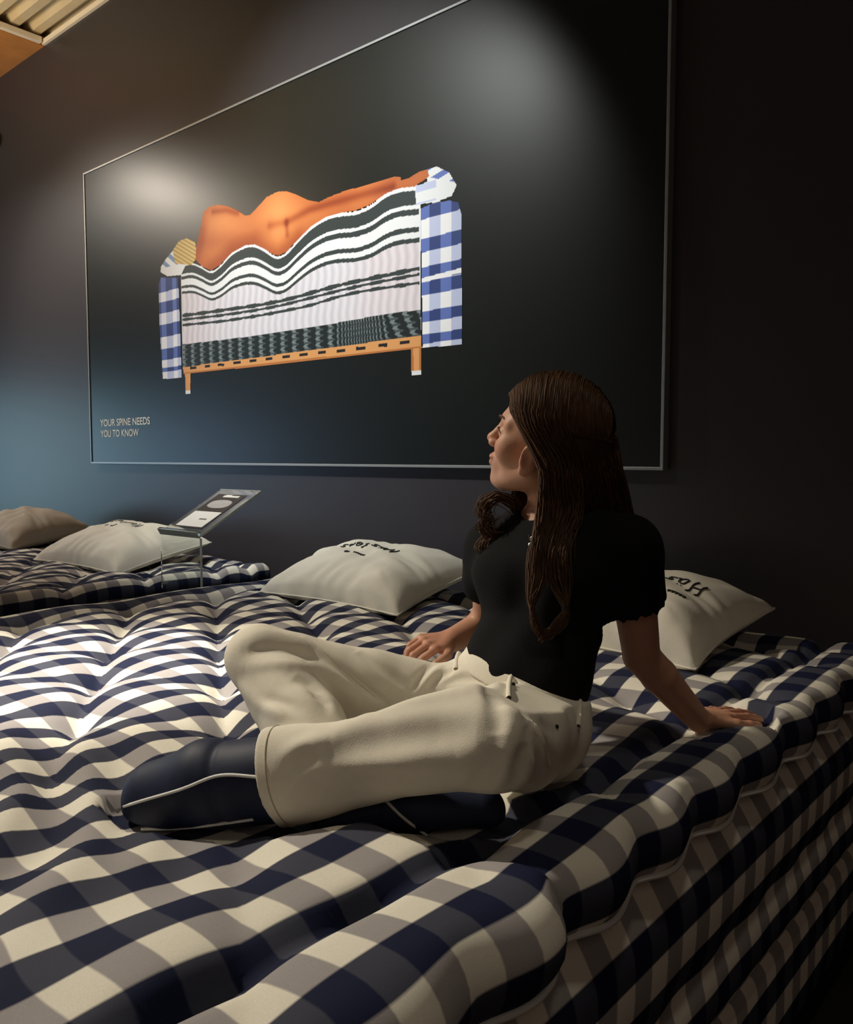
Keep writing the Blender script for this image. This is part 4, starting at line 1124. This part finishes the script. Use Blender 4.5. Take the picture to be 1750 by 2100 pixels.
for c in ((-0.8500, 1.2166, 1.0308), (-0.7877, 1.2639, 0.9547)):
    ball('rivet', on_cloth([np.array(c)], WV, 0.0005)[0], 0.0035, M['rivet'], jeans)
seam('pocket_edge', [(-0.7678, 1.1523, 0.9968), (-0.7572, 1.1588, 0.9666), (-0.7410, 1.1688, 0.9217)], 0.0022, M['denim'], jeans, JV, 16, 0.0)
def hem_ring():
    upn = _n(UPZ - SH*SH[2]); fl = np.cross(SH, upn); out = []
    for t in np.linspace(0, 2*math.pi, 120, endpoint=False):
        dr = upn*math.cos(t) + fl*math.sin(t)*0.8
        c = LHEM - SH*0.017; q = JV[np.abs((JV - c) @ SH) < 0.006] - c
        q = q[np.linalg.norm(q, axis=1) < 0.12]; al = q @ _n(dr); pr = np.linalg.norm(q - al[:, None]*_n(dr), axis=1)
        k = pr < 0.012
        if k.any(): out.append(c + _n(dr)*(min(np.percentile(al[k & (al < 0.096)], 90) if (k & (al < 0.096)).any() else 0.08, 0.094) + 0.0006))
    p = np.array(out)
    for _ in range(2): p = 0.25*np.roll(p, 1, 0) + 0.5*p + 0.25*np.roll(p, -1, 0)
    v, f = tube(p, 0.0011, 5, closed=True); mesh_from('hem_stitching', v, f, M['thread'], jeans, offset=SEAT)
hem_ring()
seam('inseam', [(-1.1269, 0.9833, 1.1121), (-1.0850, 1.0152, 1.0614), (-1.0364, 1.0528, 1.0089)], 0.0016, M['denim'], jeans, JV, 24, 0.0)

# ---- padded navy slipper boots
def slipper(pts, radii, fs, label, pipes, sole_z, extra=None):
    s = Solid(); d = _n(pts[-1] - pts[0]); up = _n(UPZ - d*d[2]); fl = np.cross(d, up)
    s.chain(pts, radii, 0.012, flat=fl, fs=fs)
    s.cut(A3(0, 0, sole_z), (0, 0, -1), 0.02)
    if extra is not None: extra(s)
    def puff(p):
        q = (p - pts[0]) @ d
        return 0.0035*np.exp(-((q - 0.075)/0.008)**2) + 0.0012*np.sin(60*q + 30*p[:, 2]) 
    s.post = puff
    v, f = surface(s, 0.0032)
    o = mesh_from('slipper_boot', v, f, M['slipper'], woman, offset=SEAT, label=label)
    V = verts_of(o)
    for p in pipes: seam('piping', p, 0.0027, M['piping'], o, V, 30, 0.0012)
    return o
slipper([A3(*(-1.0402, 0.8228, 0.9224)), A3(*(-1.1415, 0.7729, 0.9028)), A3(*(-1.2258, 0.7362, 0.8666))], [0.068, 0.072, 0.066], 1.12, 'left slipper boot, whole foot in view',
        [[(-1.2596, 0.6865, 0.8615), (-1.2143, 0.7011, 0.8810), (-1.1528, 0.7301, 0.9064), (-1.0929, 0.7583, 0.9359), (-1.0292, 0.7875, 0.9405)], [(-1.2182, 0.6934, 0.8334), (-1.1471, 0.7295, 0.8439), (-1.0332, 0.7782, 0.8753)]], 0.836)
slipper([A3(*(-0.9798, 0.9039, 0.8715)), A3(*(-0.8737, 0.9760, 0.8699)), A3(*(-0.7906, 1.0417, 0.8720))], [0.056, 0.052, 0.040], 1.05, 'right slipper boot tucked under the near shin',
        [[(-0.8821, 0.9124, 0.9087), (-0.8578, 0.9308, 0.8784), (-0.8278, 0.9543, 0.8496)]], 0.850)

# ---- hair
def make_hair():
    r = np.random.default_rng(11)
    s = Solid()
    s.ell(hd(-0.018, 0, 0.036), (0.104, 0.080, 0.092), HA, 0.01)
    s.cut(hd(0.064, 0, 0.06), HF*0.80 - HU*0.60, 0.012)
    s.cut(hd(0.020, 0, 0.0), HF*0.95 - HU*0.30, 0.012)
    s.cone(hd(-0.045, 0, 0.0), A3(*(-0.8618, 1.5104, 1.3155)), 0.066, 0.050, 0.03)
    s.cone(hd(-0.040, 0.035, -0.02), A3(*(-0.8526, 1.3600, 1.3242)), 0.030, 0.020, 0.03)
    s.cone(A3(*(-0.8526, 1.3600, 1.3242)), A3(*(-0.8305, 1.3035, 1.2201)), 0.020, 0.012, 0.02)
    v, f = surface(s, 0.0036)
    parts = [(v, f)]; cols = [np.broadcast_to(np.array((0.040, 0.018, 0.008)), v.shape)]
    def strand(ctrl, n, rad, base):
        p = spline(ctrl, n)
        rd = rad*np.interp(np.linspace(0, 1, n), [0, 0.1, 0.8, 1], [0.6, 1, 0.9, 0.3])
        vv, ff = tube(p, rd, 3); parts.append((vv, ff))
        c = base*(0.65 + 0.75*r.random()); cols.append(np.broadcast_to(c, vv.shape))
    B = np.array((0.078, 0.034, 0.013))
    def scalp(f0, g, phi):
        f = max(-0.121, f0 - 0.052*(phi/1.9)**1.5)
        sq = math.sqrt(max(0.05, 1 - ((f + 0.014)/0.113)**2))
        j = 1 + 0.025*r.normal()
        return hd(f, g*0.090*sq*math.sin(phi)*j + 0.003*g, 0.036 + 0.101*sq*math.cos(phi)*j)
    D0 = np.array((0.7550, 0.6557, 0.0000)); D2 = np.array((-0.6543, 0.7533, -0.0670)); D1 = np.array((0.0439, -0.0506, -0.9978))
    W = lambda x, y, t: EYE + (D0*(x-875)/1711 + D1*(y-1050)/1711 + D2)*t   # point at image-frame bearing (x, y) and real depth t
    for k in range(1500):
        f0 = r.uniform(-0.114, 0.094); sN = (0.094 - f0)/0.208
        c = [scalp(f0, 1, a) for a in (0.02, 0.5, 1.0, 1.42)]
        j = lambda a: r.normal()*a
        s_ = min(1, max(0, sN*1.05 + j(0.03)))
        x0 = 1108 + s_*170; dp = 1.553 + 0.10*s_**3
        if s_ > 0.55: c.append(W(1100 + s_*160 + j(3), 900 + j(5), dp - 0.002 + j(0.004)))
        c.append(W(1102 + s_*165 + j(3), 945 + j(5), dp + j(0.005)))
        c.append(W(x0 + j(3), 985 + j(6), dp + 0.02*s_ + j(0.006)))
        c.append(W(1104 + s_*186 + j(4), 1050 + j(8), dp + 0.004 + s_*0.05 + (0.02 if s_ >= 0.48 else 0) + j(0.008)))
        if s_ < 0.48:
            u = s_/0.48 + j(0.08)
            c.append(W(1092 + u*72, 1125, 1.535 + j(0.006)))
            c.append(W(1088 + u*78, 1190, 1.520 + j(0.006)))
            if r.random() < 0.5:
                left = u < 0.45
                c.append(W((1086 + u*20) if left else (1148 + u*18), 1240 + j(6), 1.508 + j(0.005)))
                c.append(W((1100 + j(4)) if left else (1150 + j(5)), 1280 + j(6), 1.503 + j(0.004)))
                c.append(W(1114 + j(5), 1306 + j(5), 1.506 + j(0.004)))
        else:
            u = (s_ - 0.48)/0.52
            c.append(W(1190 + u*112 + j(5), 1100 + j(8), 1.70 + 0.06*u + j(0.01)))
            c.append(W(1190 + u*90 + j(5), 1170 + j(8), 1.79 + j(0.01)))
        strand(c, 26, 0.00125, B)
    for k in range(500):
        f0 = r.uniform(-0.114, 0.094)
        c = [scalp(f0, -1, a) for a in (0.02, 0.5, 1.0, 1.42)]
        sN = (0.094 - f0)/0.208
        c.append(W(1085 + sN*140 + r.normal()*4, 1000 + r.normal()*6, 1.76 + r.normal()*0.008))
        c.append(W(1080 + sN*150 + r.normal()*4, 1060, 1.775 + r.normal()*0.01))
        strand(c, 20, 0.00125, B)
    # curls lying over the far shoulder
    for k in range(240):
        a0 = r.uniform(-0.5, 0.5); R0 = r.uniform(0.75, 1.1); dx, dy = r.normal()*7, r.normal()*5
        c = [W(1074 + dx, 985, 1.73), W(1070 + dx, 1015 + dy, 1.715), W(1066 + 8*r.normal(), 1055 + dy, 1.70)]
        kind = k % 3
        if kind == 0: q = [(1062, 1085), (1030, 1100), (998, 1092), (992, 1072), (1010, 1062)]
        elif kind == 1: q = [(1058, 1090), (1040, 1118), (1012, 1138), (994, 1128), (998, 1108), (1022, 1092)]
        else: q = [(1050, 1030), (1022, 1018), (1000, 1030), (990, 1052), (1000, 1066)]
        cx, cy = np.mean(q, 0)
        for x, y in q: c.append(W(cx + (x-cx)*R0 + dx + r.normal()*2, cy + (y-cy)*R0 + dy + r.normal()*2, 1.675 + r.normal()*0.006))
        strand(c, 34, 0.0011, B*1.1)
    v, f = joined(parts)
    mesh_from('hair', v, f, M['hair'], woman, offset=SEAT, colours=np.vstack(cols))
M['hair'] = colour_attr_mat('auburn_hair', 0.55, 0.3)
make_hair()

# ---- necklace
SV = verts_of([o for o in bpy.data.objects if o.name.startswith('tshirt')][0])
v, f = tube(spline([np.array((-0.8686, 1.3609, 1.3422)), np.array((-0.8732, 1.3345, 1.3135)), np.array((-0.8810, 1.3234, 1.2952)), np.array((-0.8857, 1.3206, 1.2802)), np.array((-0.9145, 1.3565, 1.2928)), np.array((-0.9483, 1.3957, 1.3177))], 40), 0.0009, 5)
neck = mesh_from('necklace', v, f, M['silver'], woman, offset=SEAT)
ball('pendant', np.array((-0.8836, 1.3177, 1.2722)), 0.0046, M['silver'], neck)
ball('bead', np.array((-0.8821, 1.3202, 1.2852)), 0.0030, M['silver'], neck)


# ------------------------------------------------------------------ the toppers give way under whatever rests on them
def settle(cover, guests, reach):
    me = cover.data; n = len(me.vertices); off = np.array(cover.parent.location)
    a = np.empty(n*3, dtype=np.float32); me.vertices.foreach_get('co', a); a = a.reshape(-1, 3).astype(float) + off
    pts = []
    for g in guests:
        bpy.context.view_layer.update()
        m = np.array(g.matrix_world); k = len(g.data.vertices)
        q = np.empty(k*3, dtype=np.float32); g.data.vertices.foreach_get('co', q); q = q.reshape(-1, 3) @ m[:3, :3].T + m[:3, 3]
        pts.append(q[(q[:, 2] < TOP + 0.06)])
    p = np.vstack(pts); cell = 0.01
    lo = p[:, :2].min(0) - 0.1; nx, ny = (np.ceil((p[:, :2].max(0) + 0.1 - lo)/cell)).astype(int)
    low = np.full((nx, ny), 9.0); ij = ((p[:, :2] - lo)/cell).astype(int)
    np.minimum.at(low, (ij[:, 0], ij[:, 1]), p[:, 2])
    for _ in range(reach):
        e = low.copy()
        e[1:] = np.minimum(e[1:], low[:-1]); e[:-1] = np.minimum(e[:-1], low[1:])
        l2 = e.copy(); e[:, 1:] = np.minimum(e[:, 1:], l2[:, :-1]); e[:, :-1] = np.minimum(e[:, :-1], l2[:, 1:]); low = e
    k = ((a[:, :2] - lo)/cell).astype(int); ok = (k >= 0).all(1) & (k[:, 0] < nx) & (k[:, 1] < ny) & (a[:, 2] > TOP - 0.06)
    z = np.full(n, 9.0); z[ok] = low[k[ok, 0], k[ok, 1]] - 0.003
    a[:, 2] = np.where(z < 8, np.minimum(a[:, 2], np.maximum(z, 0.775)), a[:, 2])
    me.vertices.foreach_set('co', (a - off).astype(np.float32).ravel()); me.update()
covers = [o for o in bpy.data.objects if o.name.startswith('cover')]
near_cover = min(covers, key=lambda o: -o.parent.location.x); far_cover = max(covers, key=lambda o: -o.parent.location.x)
cases = [o for o in bpy.data.objects if o.type == 'MESH' and o.parent and o.parent.name.startswith('pillow')]
sitter = [o for o in woman.children_recursive if o.type == 'MESH' and o.name.split('.')[0] in ('body', 'jeans', 'slipper_boot', 'piping')]
settle(near_cover, sitter + [o for o in cases if o.parent.location.x > -3.1], 2)
settle(far_cover, [o for o in cases if o.parent.location.x < -3.1], 4)
